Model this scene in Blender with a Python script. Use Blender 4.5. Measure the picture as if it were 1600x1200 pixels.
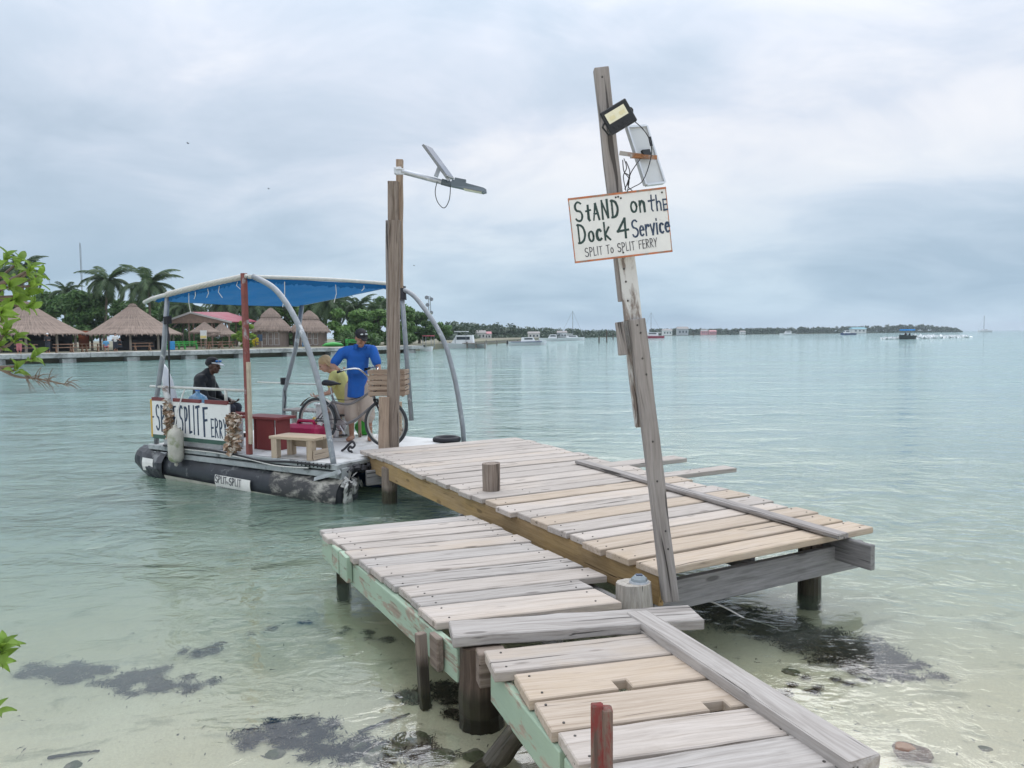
import bpy, bmesh, math, random
import numpy as np
from mathutils import Vector, Matrix, Euler, noise as mnoise

random.seed(7); rng = np.random.default_rng(11)
for o in list(bpy.data.objects): bpy.data.objects.remove(o)
scene = bpy.context.scene
COL = scene.collection
PI = math.pi

# ------------------------------------------------------------------ camera
CAM_H, FPX = 2.05, 1200.0
PITCH, ROLL = math.atan(77/1200), math.radians(.54)
R0 = Vector((1,0,0)); FW = Vector((0,math.cos(PITCH),-math.sin(PITCH))); U0 = Vector((0,math.sin(PITCH),math.cos(PITCH)))
RT = R0*math.cos(ROLL) - U0*math.sin(ROLL); UP = R0*math.sin(ROLL) + U0*math.cos(ROLL)
cam = bpy.data.cameras.new('camera'); camo = bpy.data.objects.new('camera', cam); COL.objects.link(camo)
m = Matrix((RT, UP, -FW)).transposed().to_4x4(); m.translation = Vector((0,0,CAM_H)); camo.matrix_world = m
cam.sensor_width = 36; cam.lens = 36*FPX/1600; cam.clip_start = .05; cam.clip_end = 20000
scene.camera = camo
def at(u, v, z=None, y=None):
    """photo pixel -> world point at height z or at distance y"""
    d = FW + RT*((u-800)/FPX) + UP*((600-v)/FPX)
    t = (z-CAM_H)/d.z if z is not None else y/d.y
    return Vector((0,0,CAM_H)) + d*t

# ------------------------------------------------------------------ node helper
class G:
    def __init__(s, tree): s.t = tree; s.t.nodes.clear()
    def n(s, typ, ins=None, **kw):
        nd = s.t.nodes.new(typ)
        for k, v in kw.items(): setattr(nd, k, v)
        for k, v in (ins or {}).items():
            sk = nd.inputs[k]
            if isinstance(v, bpy.types.NodeSocket): s.t.links.new(v, sk)
            elif isinstance(v, bpy.types.Node): s.t.links.new(v.outputs[0], sk)
            else:
                if hasattr(sk.default_value, '__len__') and len(sk.default_value) == 4 and len(v) == 3: v = (*v, 1)
                sk.default_value = v
        return nd
    def math(s, op, a, b=0.0, c=None, clamp=False):
        ins = {0: a, 1: b}
        if c is not None: ins[2] = c
        return s.n('ShaderNodeMath', ins, operation=op, use_clamp=clamp).outputs[0]
    def mix(s, f, a, b, blend='MIX'):
        nd = s.n('ShaderNodeMix', None, data_type='RGBA', blend_type=blend)
        for i, v in ((0, f), (6, a), (7, b)):
            sk = nd.inputs[i]
            if isinstance(v, bpy.types.NodeSocket): s.t.links.new(v, sk)
            else: sk.default_value = (*v, 1) if (hasattr(v, '__len__') and len(v) == 3) else v
        return nd.outputs[2]
    def ramp(s, f, stops, interp='LINEAR'):
        nd = s.n('ShaderNodeValToRGB', {0: f}); cr = nd.color_ramp; cr.interpolation = interp
        while len(cr.elements) < len(stops): cr.elements.new(.5)
        for e, (p, c) in zip(cr.elements, stops):
            e.position = p; e.color = (*c, 1) if hasattr(c, '__len__') else (c, c, c, 1)
        return nd.outputs[0]
    def noise(s, vec, scale, detail=4, rough=.55, dist=0.0):
        return s.n('ShaderNodeTexNoise', {'Vector': vec, 'Scale': scale, 'Detail': detail, 'Roughness': rough, 'Distortion': dist}).outputs[0]
    def map(s, vec, scale=(1,1,1), loc=(0,0,0), rot=(0,0,0)):
        return s.n('ShaderNodeMapping', {'Vector': vec, 'Scale': scale, 'Location': loc, 'Rotation': rot}).outputs[0]
    def mr(s, v, a, b, c=0.0, d=1.0, smooth=False):
        return s.n('ShaderNodeMapRange', {0: v, 1: a, 2: b, 3: c, 4: d}, interpolation_type='SMOOTHSTEP' if smooth else 'LINEAR').outputs[0]

# ------------------------------------------------------------------ world: overcast sky
SUN_EL, SUN_AZ = math.radians(52), math.radians(12)      # azimuth from +Y towards +X
world = bpy.data.worlds.new('World'); scene.world = world; world.use_nodes = True
g = G(world.node_tree)
out = g.n('ShaderNodeOutputWorld')
sky = g.n('ShaderNodeTexSky', sky_type='NISHITA', sun_disc=False, sun_elevation=SUN_EL, sun_rotation=SUN_AZ, air_density=1.0, dust_density=1.5)
bg1 = g.n('ShaderNodeBackground', {0: sky, 1: .06})
d = g.n('ShaderNodeTexCoord').outputs['Generated']
sx = g.n('ShaderNodeSeparateXYZ', {0: d}); el = sx.outputs[2]
inv = g.math('DIVIDE', 1.0, g.math('ADD', g.math('MAXIMUM', el, 0.0), .26))
pv = g.n('ShaderNodeVectorMath', {0: d, 3: inv}, operation='SCALE').outputs[0]
pv = g.n('ShaderNodeVectorMath', {0: pv, 1: (1, 1, 0)}, operation='MULTIPLY').outputs[0]
SKO = (3.1, .4)
n1 = g.noise(g.map(pv, (1,1,1), (SKO[0],SKO[1],0)), .6, 3, .5, .25)
n2 = g.noise(g.map(pv, (.9,1.1,1), (SKO[0]+6.6,SKO[1]+1.8,0)), 2.1, 9, .57, .45)
nn = g.math('ADD', g.math('MULTIPLY', n1, .56), g.math('MULTIPLY', n2, .44))
cl = g.ramp(nn, [(.37, (.50,.60,.72)), (.44, (.58,.67,.79)), (.50, (.68,.745,.855)), (.555, (.80,.835,.91)), (.62,(.89,.905,.95))])
# low band: bluer and darker towards the horizon, as the rain haze in view
hz = g.ramp(g.math('ADD', n1, g.math('MULTIPLY', g.math('SUBTRACT', n2, .5), .35)), [(.38, (.33,.475,.60)), (.58, (.52,.68,.80))])
hf = g.mr(el, .0, .26, 1.0, 0.0, True)
cl = g.mix(g.math('MULTIPLY', hf, .92), cl, hz)
zen = g.math('ADD', .98, g.math('MULTIPLY', g.mr(el, .2, 1.0, 0.0, 1.0, True), 1.15))
bg2 = g.n('ShaderNodeBackground', {0: cl, 1: zen})
cov = g.mr(nn, .30, .42, .95, .995)
mx = g.n('ShaderNodeMixShader', {0: cov, 1: bg1, 2: bg2})
g.t.links.new(mx.outputs[0], out.inputs[0])

sun = bpy.data.lights.new('sun', 'SUN'); sun.energy = 1.5; sun.angle = math.radians(55); sun.color = (1,.965,.92)
suno = bpy.data.objects.new('sun', sun); COL.objects.link(suno)
sd = Vector((math.sin(SUN_AZ)*math.cos(SUN_EL), math.cos(SUN_AZ)*math.cos(SUN_EL), math.sin(SUN_EL)))
suno.rotation_euler = sd.to_track_quat('Z', 'Y').to_euler(); suno.location = (0, 0, 30)

vs = scene.view_settings; vs.view_transform = 'Standard'; vs.look = 'None'; vs.exposure = 0.1; vs.gamma = 1.0; vs.use_curve_mapping = False
scene.render.engine = 'CYCLES'; cy = scene.cycles
cy.use_denoising = True
try: cy.denoiser = 'OPENIMAGEDENOISE'
except Exception: pass
cy.max_bounces = 8; cy.diffuse_bounces = 3; cy.glossy_bounces = 4; cy.transmission_bounces = 6; cy.transparent_max_bounces = 8
cy.sample_clamp_indirect = 6.0

# ------------------------------------------------------------------ object helpers
def tag(o, label=None, cat=None, group=None, kind=None):
    if label: o['label'] = label
    if cat: o['category'] = cat
    if group: o['group'] = group
    if kind: o['kind'] = kind
    return o
def thing(name, label, cat, loc=(0,0,0), rz=0.0, group=None):
    o = bpy.data.objects.new(name, None); COL.objects.link(o); o.empty_display_size = .1
    o.location = loc; o.rotation_euler = (0, 0, rz)
    return tag(o, label, cat, group)
def link(name, me, parent=None, mat=None):
    o = bpy.data.objects.new(name, me); COL.objects.link(o)
    if parent: o.parent = parent
    if mat:
        me.materials.clear()
        for mm in (mat if isinstance(mat, (list, tuple)) else [mat]): me.materials.append(M[mm] if isinstance(mm, str) else mm)
    return o
def copy_tree(o, parent=None):
    c = o.copy(); COL.objects.link(c); c.parent = parent
    for ch in o.children: copy_tree(ch, c)
    return c
def frame(dirv):
    z = Vector(dirv).normalized(); a = Vector((0,0,1)) if abs(z.z) < .95 else Vector((1,0,0))
    x = a.cross(z).normalized(); return x, z.cross(x), z
class MB:
    def __init__(s): s.v = []; s.f = []; s.mi = []; s.cur = 0
    def add(s, vs, fs):
        b = len(s.v); s.v += [tuple(v) for v in vs]; s.f += [tuple(i+b for i in f) for f in fs]; s.mi += [s.cur]*len(fs); return s
    def box(s, c, size, rot=None, taper=1.0):
        hx, hy, hz = size[0]/2, size[1]/2, size[2]/2; c = Vector(c)
        pts = [Vector((x*hx*(taper if z > 0 else 1), y*hy*(taper if z > 0 else 1), z*hz)) for z in (-1,1) for y in (-1,1) for x in (-1,1)]
        if rot is not None:
            r = rot.to_matrix() if isinstance(rot, Euler) else rot
            pts = [r @ p for p in pts]
        return s.add([p+c for p in pts], [(0,2,3,1),(4,5,7,6),(0,1,5,4),(2,6,7,3),(0,4,6,2),(1,3,7,5)])
    def bar(s, p0, p1, w, h, upv=(0,0,1)):
        p0, p1 = Vector(p0), Vector(p1); z = (p1-p0).normalized(); x = Vector(upv).cross(z)
        x = x.normalized() if x.length > 1e-5 else Vector((1,0,0)); y = z.cross(x)
        pts = [p + x*a*w/2 + y*b*h/2 for p in (p0,p1) for b in (-1,1) for a in (-1,1)]
        return s.add(pts, [(0,2,3,1),(4,5,7,6),(0,1,5,4),(2,6,7,3),(0,4,6,2),(1,3,7,5)])
    def tube(s, pts, r, n=8, closed=False, sq=1.0):
        pts = [Vector(p) for p in pts]; k = len(pts); rs = r if hasattr(r, '__len__') else [r]*k
        vs = []; fs = []; pu = None
        for i, p in enumerate(pts):
            if closed: dv = pts[(i+1) % k]-pts[i-1]
            else: dv = pts[min(i+1,k-1)]-pts[max(i-1,0)]
            z = dv.normalized()
            if pu is None: x, y, _ = frame(z)
            else:
                x = (pu - z*pu.dot(z)); x = x.normalized() if x.length > 1e-6 else frame(z)[0]; y = z.cross(x)
            pu = x
            for j in range(n):
                a = 2*PI*j/n; vs.append(p + x*math.cos(a)*rs[i] + y*math.sin(a)*rs[i]*sq)
        for i in range(k if closed else k-1):
            for j in range(n):
                a, b = i*n+j, i*n+(j+1) % n; c_, d_ = ((i+1) % k)*n+(j+1) % n, ((i+1) % k)*n+j
                fs.append((a, b, c_, d_))
        if not closed: fs.append(tuple(range(n-1,-1,-1))); fs.append(tuple((k-1)*n+j for j in range(n)))
        return s.add(vs, fs)
    def cyl(s, p0, p1, r0, r1=None, n=12): return s.tube([p0, p1], [r0, r0 if r1 is None else r1], n)
    def lathe(s, prof, c=(0,0,0), n=24, wob=0.0, seed=0):
        c = Vector(c); vs = []; fs = []; k = len(prof); rr = random.Random(seed)
        for r, z in prof:
            for j in range(n):
                a = 2*PI*j/n; q = 1+rr.uniform(-wob, wob)
                vs.append(c + Vector((math.cos(a)*r*q, math.sin(a)*r*q, z+rr.uniform(-wob,wob)*.5)))
        for i in range(k-1):
            for j in range(n): fs.append((i*n+j, i*n+(j+1) % n, (i+1)*n+(j+1) % n, (i+1)*n+j))
        fs.append(tuple(range(n-1,-1,-1))); fs.append(tuple((k-1)*n+j for j in range(n)))
        return s.add(vs, fs)
    def ell(s, c, r, n=12, k=8, rot=None):
        c = Vector(c); r = r if hasattr(r, '__len__') else (r,r,r); vs = []; fs = []
        pts = [Vector((0,0,-r[2]))]
        for i in range(1, k):
            t = -PI/2 + PI*i/k
            for j in range(n):
                a = 2*PI*j/n; pts.append(Vector((math.cos(a)*math.cos(t)*r[0], math.sin(a)*math.cos(t)*r[1], math.sin(t)*r[2])))
        pts.append(Vector((0,0,r[2])))
        if rot is not None:
            rm = rot.to_matrix() if isinstance(rot, Euler) else rot
            pts = [rm @ p for p in pts]
        for j in range(n): fs.append((0, 1+(j+1) % n, 1+j))
        for i in range(k-2):
            for j in range(n):
                a = 1+i*n; b = 1+(i+1)*n; fs.append((a+j, a+(j+1) % n, b+(j+1) % n, b+j))
        l = len(pts)-1; a = 1+(k-2)*n
        for j in range(n): fs.append((a+j, a+(j+1) % n, l))
        return s.add([p+c for p in pts], fs)
    def prism(s, poly, z0, z1):
        n = len(poly); vs = [(x, y, z0) for x, y in poly] + [(x, y, z1) for x, y in poly]
        return s.add(vs, [tuple(range(n-1,-1,-1)), tuple(range(n, 2*n))] + [(i, (i+1) % n, n+(i+1) % n, n+i) for i in range(n)])
    def sheet(s, rows):
        k = len(rows); n = len(rows[0]); return s.add([p for r in rows for p in r], [(i*n+j, i*n+j+1, (i+1)*n+j+1, (i+1)*n+j) for i in range(k-1) for j in range(n-1)])
    def mesh(s, name='m', smooth=False, bevel=0.0, jit=0.0):
        me = bpy.data.meshes.new(name); me.from_pydata(s.v, [], s.f)
        for p, i in zip(me.polygons, s.mi): p.material_index = i
        if bevel or jit:
            bm = bmesh.new(); bm.from_mesh(me)
            if bevel: bmesh.ops.bevel(bm, geom=list(bm.edges), offset=bevel, segments=1, affect='EDGES', profile=.5)
            if jit:
                for v in bm.verts: v.co += Vector((random.uniform(-jit,jit), random.uniform(-jit,jit), random.uniform(-jit,jit)))
            bm.to_mesh(me); bm.free()
        if smooth: me.polygons.foreach_set('use_smooth', [True]*len(me.polygons))
        me.update(); return me
    def build(s, name, mat, parent=None, smooth=False, bevel=0.0, jit=0.0):
        return link(name, s.mesh(name, smooth, bevel, jit), parent, mat)
def quads_mesh(name, V, mat, parent=None, per=4):
    """V: (n, per, 3) array of loose polygons -> one mesh"""
    n = V.shape[0]; me = bpy.data.meshes.new(name)
    me.vertices.add(n*per); me.vertices.foreach_set('co', V.reshape(-1).astype(np.float32))
    me.loops.add(n*per); me.loops.foreach_set('vertex_index', np.arange(n*per, dtype=np.int32))
    me.polygons.add(n); me.polygons.foreach_set('loop_start', np.arange(0, n*per, per, dtype=np.int32))
    me.update(calc_edges=True); me.validate()
    return link(name, me, parent, mat)

# ------------------------------------------------------------------ materials
M = {}
def pmat(name, col, rough=.7, var=.12, scale=6.0, metal=0.0, bump=0.0, col2=None, thr=(.5,.62), sc2=4.0, spec=.4, rnd=0.0, stretch=(1,1,1), alpha=None, **kw):
    """principled paint/plastic/metal with mottling; col2 shows through where it is worn or dirty"""
    mt = bpy.data.materials.new(name); mt.use_nodes = True; gg = G(mt.node_tree)
    o = gg.n('ShaderNodeOutputMaterial'); tc = gg.n('ShaderNodeTexCoord').outputs['Object']
    v = gg.map(tc, stretch)
    nz = gg.noise(v, scale, 5, .6)
    hi = tuple(min(1, c*(1+var)) for c in col); lo = tuple(c*(1-var) for c in col)
    c = gg.mix(gg.mr(nz, .3, .7), lo, hi)
    if rnd:
        r = gg.n('ShaderNodeObjectInfo').outputs['Random']
        c = gg.mix(1.0, c, gg.ramp(r, [(0, 1-rnd), (1, 1+rnd)]) if False else gg.n('ShaderNodeCombineColor', {0: gg.mr(r,0,1,1-rnd,1), 1: gg.mr(r,0,1,1-rnd,1), 2: gg.mr(r,0,1,1-rnd,1)}).outputs[0], 'MULTIPLY')
    if col2 is not None:
        n2 = gg.noise(gg.map(tc, stretch, (3.3,1.7,.4)), sc2, 6, .65, .3)
        c = gg.mix(gg.mr(n2, thr[0], thr[1]), c, col2)
    ins = {'Base Color': c, 'Roughness': gg.mr(nz, .3, .7, max(.02, rough-.08), min(1, rough+.08)), 'Metallic': metal, 'Specular IOR Level': spec}
    ins.update(kw)
    if bump: ins['Normal'] = gg.n('ShaderNodeBump', {'Strength': bump, 'Distance': .01, 'Height': nz}).outputs[0]
    b = gg.n('ShaderNodeBsdfPrincipled', ins)
    gg.t.links.new(b.outputs[0], o.inputs[0]); M[name] = mt; return mt
def wood(name, light, mid, dark, paint=None, pthr=(.5,.6), rough=.82, contrast=1.0, warm=None, crack=.66, wet=None):
    """weathered timber: grain runs along the object's own X axis"""
    mt = bpy.data.materials.new(name); mt.use_nodes = True; gg = G(mt.node_tree)
    o = gg.n('ShaderNodeOutputMaterial'); tc = gg.n('ShaderNodeTexCoord').outputs['Object']
    r = gg.n('ShaderNodeObjectInfo').outputs['Random']
    off = gg.n('ShaderNodeCombineXYZ', {0: gg.math('MULTIPLY', r, 53.0), 1: gg.math('MULTIPLY', r, 17.0), 2: gg.math('MULTIPLY', r, 7.0)}).outputs[0]
    p = gg.n('ShaderNodeVectorMath', {0: tc, 1: off}, operation='ADD').outputs[0]
    warp = gg.noise(gg.map(p, (1.2,3,3)), 1.0, 2)
    pw = gg.n('ShaderNodeVectorMath', {0: p, 1: gg.n('ShaderNodeCombineXYZ', {1: gg.math('MULTIPLY', gg.math('SUBTRACT', warp, .5), .09)}).outputs[0]}, operation='ADD').outputs[0]
    grain = gg.noise(gg.map(pw, (1.6,38,38)), 1.0, 6, .62, .15)
    fine = gg.noise(gg.map(pw, (4,95,95)), 1.0, 4, .7)
    stain = gg.noise(gg.map(p, (1.0,2.2,2.2)), 1.6, 5, .6, .4)
    k = .5
    c = gg.ramp(grain, [(.30, dark), (.45, mid), (.60, light)])
    blot = gg.noise(gg.map(p, (1.6,4,4), (9,4,2)), 1.4, 6, .65, .6)
    c = gg.mix(gg.mr(stain, .35, .68, 0, .6), c, mid); c = gg.mix(gg.mr(blot, .54, .70, 0, .6), c, tuple(x*.5+y*.5 for x, y in zip(mid, dark)))
    if warm is not None: c = gg.mix(gg.math('MULTIPLY', gg.mr(stain, .6, .36), gg.mr(gg.math('FRACT', gg.math('MULTIPLY', r, 7.31)), .25, 1.0)), c, warm)
    c = gg.mix(gg.mr(fine, .42, .72, .0, .42*contrast), c, dark)
    cn = gg.noise(gg.map(pw, (.9,30,30), (5,3,1)), 1.0, 3, .5)
    ck = gg.mr(cn, crack, crack+.035)
    c = gg.mix(gg.math('MULTIPLY', ck, .8), c, tuple(x*.25 for x in dark))
    vo = gg.n('ShaderNodeTexVoronoi', {'Vector': gg.map(p, (2.0,7,7)), 'Scale': 1.0}, feature='F1').outputs['Distance']
    kn = gg.mr(vo, .10, .15, 1.0, 0.0)
    c = gg.mix(gg.math('MULTIPLY', kn, .65), c, tuple(x*.6 for x in dark))
    br = gg.mr(gg.math('FRACT', gg.math('MULTIPLY', r, 3.77)), 0, 1, .90, 1.06)
    c = gg.mix(1.0, c, gg.n('ShaderNodeCombineColor', {0: br, 1: br, 2: br}).outputs[0], 'MULTIPLY')
    if paint is not None:
        pn = gg.noise(gg.map(p, (1.3,5,5), (2,8,4)), 2.2, 7, .68, .3)
        pf = gg.mr(gg.math('ADD', gg.math('MULTIPLY', pn, .8), gg.math('MULTIPLY', grain, .2)), pthr[0], pthr[1])
        c = gg.mix(pf, c, gg.mix(gg.mr(stain, .3, .7), tuple(x*.85 for x in paint), paint))
    rg = rough
    if wet:
        gz = gg.n('ShaderNodeSeparateXYZ', {0: gg.n('ShaderNodeNewGeometry').outputs['Position']}).outputs[2]
        wf = gg.mr(gg.math('ADD', gz, gg.math('MULTIPLY', gg.math('SUBTRACT', blot, .5), .16)), wet, wet+.07, 1.0, 0.0)
        c = gg.mix(gg.math('MULTIPLY', wf, .85), c, gg.mix(gg.mr(stain, .4, .6), (.018,.016,.011), (.035,.038,.018))); rg = gg.mr(wf, 0, 1, rough, .35)
    h = gg.math('SUBTRACT', gg.math('ADD', grain, gg.math('MULTIPLY', fine, .4)), gg.math('MULTIPLY', ck, 1.2))
    b = gg.n('ShaderNodeBsdfPrincipled', {'Base Color': c, 'Roughness': rg, 'Specular IOR Level': .25,
        'Normal': gg.n('ShaderNodeBump', {'Strength': .55, 'Distance': .004, 'Height': h}).outputs[0]})
    gg.t.links.new(b.outputs[0], o.inputs[0]); M[name] = mt; return mt
wood('plank_pale', (.50,.453,.417), (.425,.38,.342), (.235,.20,.172), warm=(.46,.385,.315), crack=.67)
wood('plank_warm', (.49,.415,.345), (.425,.35,.28), (.275,.215,.16), warm=(.43,.335,.235), crack=.67)
wood('plank_grey', (.46,.43,.405), (.37,.34,.315), (.17,.152,.138), crack=.63)
wood('board_grey', (.36,.335,.32), (.275,.25,.235), (.115,.102,.094), crack=.60)
wood('beam_tan', (.40,.29,.165), (.33,.23,.12), (.20,.13,.065), warm=(.42,.28,.12))
wood('beam_grey', (.30,.29,.285), (.23,.222,.22), (.11,.105,.10))
wood('post_brown', (.29,.24,.205), (.21,.168,.138), (.09,.065,.048), crack=.62, wet=.13)
wood('post_dark', (.13,.095,.072), (.085,.060,.045), (.03,.022,.017), rough=.6, wet=.10)
wood('post_red', (.20,.14,.11), (.16,.11,.09), (.07,.05,.04), paint=(.19,.042,.038), pthr=(.45,.52))
wood('green_paint', (.40,.34,.27), (.33,.27,.21), (.15,.12,.10), paint=(.34,.44,.335), pthr=(.42,.47), rough=.65)
wood('pine', (.52,.43,.335), (.45,.36,.27), (.28,.21,.145), warm=(.50,.38,.26))
wood('red_wood', (.20,.09,.075), (.16,.07,.06), (.08,.035,.03), paint=(.20,.042,.042), pthr=(.34,.40), rough=.5)
wood('white_flaked', (.30,.26,.23), (.25,.21,.185), (.12,.10,.09), paint=(.60,.60,.585), pthr=(.44,.52))
wood('crate_wood', (.44,.34,.26), (.35,.26,.195), (.17,.12,.09))
wood('log_pale', (.47,.44,.39), (.37,.34,.30), (.17,.15,.13))
pmat('nail', (.05,.045,.04), .6)
# ------------------------------------------------------------------ sea bed, water
def depth_at(x, y):
    """water depth over the sand at a place (negative = dry beach)"""
    yy = y - .10*x - .25*np.sin(x*.55+.8)
    d = np.interp(yy, [-40, 0, 1.8, 2.6, 3.4, 4.2, 6.0, 9.0, 14, 25, 60, 200, 5000], [-.9, -.5, -.12, .03, .12, .20, .42, .75, 1.15, 1.6, 2.2, 2.8, 4.0])
    return d
def axis(stops):
    a = [stops[0][0]]
    for (s0, _), (s1, st) in zip(stops[:-1], stops[1:]):
        k = max(1, int(round((s1-s0)/st))); a += list(np.linspace(s0, s1, k+1)[1:])
    return np.array(a)
def grid_mesh(name, xs, ys, zf, mat, attr=None, kind='structure', label=None):
    X, Y = np.meshgrid(xs, ys); Z = zf(X, Y); nx, ny = len(xs), len(ys)
    co = np.stack([X, Y, Z], -1).reshape(-1, 3)
    i = np.arange(nx*ny).reshape(ny, nx); q = np.stack([i[:-1,:-1], i[:-1,1:], i[1:,1:], i[1:,:-1]], -1).reshape(-1, 4)
    me = bpy.data.meshes.new(name); me.vertices.add(len(co)); me.vertices.foreach_set('co', co.reshape(-1).astype(np.float32))
    me.loops.add(q.size); me.loops.foreach_set('vertex_index', q.reshape(-1).astype(np.int32))
    me.polygons.add(len(q)); me.polygons.foreach_set('loop_start', np.arange(0, q.size, 4, dtype=np.int32)); me.update(calc_edges=True)
    me.polygons.foreach_set('use_smooth', [True]*len(q))
    if attr is not None:
        at_ = me.attributes.new('depth', 'FLOAT', 'POINT'); at_.data.foreach_set('value', attr(X, Y).reshape(-1).astype(np.float32))
    o = link(name, me, None, mat); o['kind'] = kind
    return o
def snoise(X, Y, s, seed=0):
    r = np.random.default_rng(seed); out = np.zeros_like(X)
    for k in range(7):
        a = r.uniform(0, 2*PI); fq = s*r.uniform(.5, 2.2); out += np.sin((X*np.cos(a)+Y*np.sin(a))*fq*2*PI + r.uniform(0, 6))/(7)
    return out
mt = bpy.data.materials.new('sand'); mt.use_nodes = True; g = G(mt.node_tree); M['sand'] = mt
o = g.n('ShaderNodeOutputMaterial'); tc = g.n('ShaderNodeTexCoord').outputs['Object']
na = g.noise(tc, .8, 6, .6, .3); nb = g.noise(tc, 90, 2, .6); nc = g.noise(g.map(tc, (1,1.6,1), (4,7,0)), 1.5, 7, .66, .6); nd = g.noise(g.map(tc, (1,1,1), (2,1,0)), 5.0, 6, .7, .5)
c = g.mix(g.mr(na, .35, .65), (.76,.68,.52), (.84,.77,.63))
c = g.mix(g.mr(nb, .3, .7, 0, .35), c, (.42,.36,.26))
c = g.mix(g.mr(nc, .57, .66, 0, .55), c, (.30,.285,.20))
c = g.mix(g.mr(nd, .66, .72, 0, .6), c, (.20,.16,.11))
b = g.n('ShaderNodeBsdfPrincipled', {'Base Color': c, 'Roughness': .9, 'Specular IOR Level': .15, 'Normal': g.n('ShaderNodeBump', {'Strength': .5, 'Distance': .02, 'Height': g.math('ADD', nd, g.math('MULTIPLY', nb, .2))}).outputs[0]})
g.t.links.new(b.outputs[0], o.inputs[0])

mt = bpy.data.materials.new('sea_water'); mt.use_nodes = True; g = G(mt.node_tree); M['sea_water'] = mt
o = g.n('ShaderNodeOutputMaterial'); tc = g.n('ShaderNodeTexCoord').outputs['Object']
dp = g.n('ShaderNodeAttribute', attribute_name='depth').outputs['Fac']
dist = g.n('ShaderNodeVectorMath', {0: tc}, operation='LENGTH').outputs['Value']
w1 = g.noise(g.map(tc, (1,1.5,1), (0,0,0), (0,0,.25)), .8, 4, .55, .6)
w2 = g.noise(g.map(tc, (1,1.4,1), (3,5,0), (0,0,-.3)), 3.4, 5, .6, .9)
w3 = g.noise(g.map(tc, (1,1.5,1), (7,2,0), (0,0,.1)), 11.0, 3, .5, .3)
w0 = g.noise(g.map(tc, (1,2.6,1), (1,4,0), (0,0,.12)), .16, 3, .5, .3)
rdg = lambda w_: g.math('SUBTRACT', 1.0, g.math('ABSOLUTE', g.math('SUBTRACT', g.math('MULTIPLY', w_, 2.0), 1.0)))
ruf = g.mr(g.noise(g.map(tc, (1,2.2,1), (11,3,0)), .11, 4, .6, .5), .36, .64, .45, 1.25)
hgt = g.math('ADD', g.math('ADD', g.math('MULTIPLY', g.math('ADD', w1, g.math('MULTIPLY', rdg(w1), .35)), .19), g.math('MULTIPLY', g.math('ADD', w2, g.math('MULTIPLY', rdg(w2), .3)), .062)), g.math('ADD', g.math('MULTIPLY', w3, .012), g.math('MULTIPLY', w0, .36)))
calm = g.math('MULTIPLY', ruf, g.mr(dp, .02, .9, .15, 1.0))
bmp = g.n('ShaderNodeBump', {'Strength': g.math('MULTIPLY', calm, .62), 'Distance': 1.0, 'Height': hgt}).outputs[0]
turb = g.math('SUBTRACT', 1.0, g.math('POWER', 2.718, g.math('MULTIPLY', g.math('MAXIMUM', g.math('SUBTRACT', dp, .18), 0.0), -1.0)))
bodyc = g.mix(g.mr(dp, .2, 1.6), (.235,.29,.205), (.16,.305,.275))
patch = g.noise(g.map(tc, (1,2.5,1), (5,5,0)), .05, 5, .6, .4)
bodyc = g.mix(g.mr(patch, .42, .68, 0, .5), bodyc, (.125,.225,.215))
tint = g.mix(g.mr(dp, 0, .8), (.97,.99,.97), (.66,.86,.76))
refr = g.n('ShaderNodeBsdfRefraction', {'Color': tint, 'Roughness': 0.0, 'IOR': 1.33, 'Normal': bmp})
dif = g.n('ShaderNodeBsdfDiffuse', {'Color': bodyc, 'Normal': bmp})
body = g.n('ShaderNodeMixShader', {0: turb, 1: refr, 2: dif})
gl = g.n('ShaderNodeBsdfGlossy', {'Color': (1,1,1), 'Roughness': .04, 'Normal': bmp})
fr = g.n('ShaderNodeFresnel', {'IOR': 1.80, 'Normal': bmp}).outputs[0]
mx = g.n('ShaderNodeMixShader', {0: g.math('MINIMUM', fr, .85), 1: body, 2: gl})
g.t.links.new(mx.outputs[0], o.inputs[0])

xs = axis([(-5000,0), (-600,1100), (-120,60), (-30,5), (-9,.7), (9,.14), (30,.7), (120,5), (600,60), (5000,1100)])
ys = axis([(-40,0), (-2,4), (0,.5), (12,.14), (40,.9), (130,5), (600,50), (6000,900)])
bed = grid_mesh('seabed', xs, ys, lambda X, Y: -depth_at(X, Y) + .018*snoise(X, Y, .7, 3)*np.exp(-np.abs(Y)/30) + .008*snoise(X, Y, 2.6, 5)*np.exp(-np.abs(Y)/30), 'sand')
xs = axis([(-5000,0), (-600,1100), (-120,60), (-30,5), (30,1), (120,5), (600,60), (5000,1100)])
ys = axis([(1.5,0), (40,.5), (130,5), (600,50), (6000,900)])
sea = grid_mesh('water', xs, ys, lambda X, Y: X*0, 'sea_water', attr=lambda X, Y: depth_at(X, Y))
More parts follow.
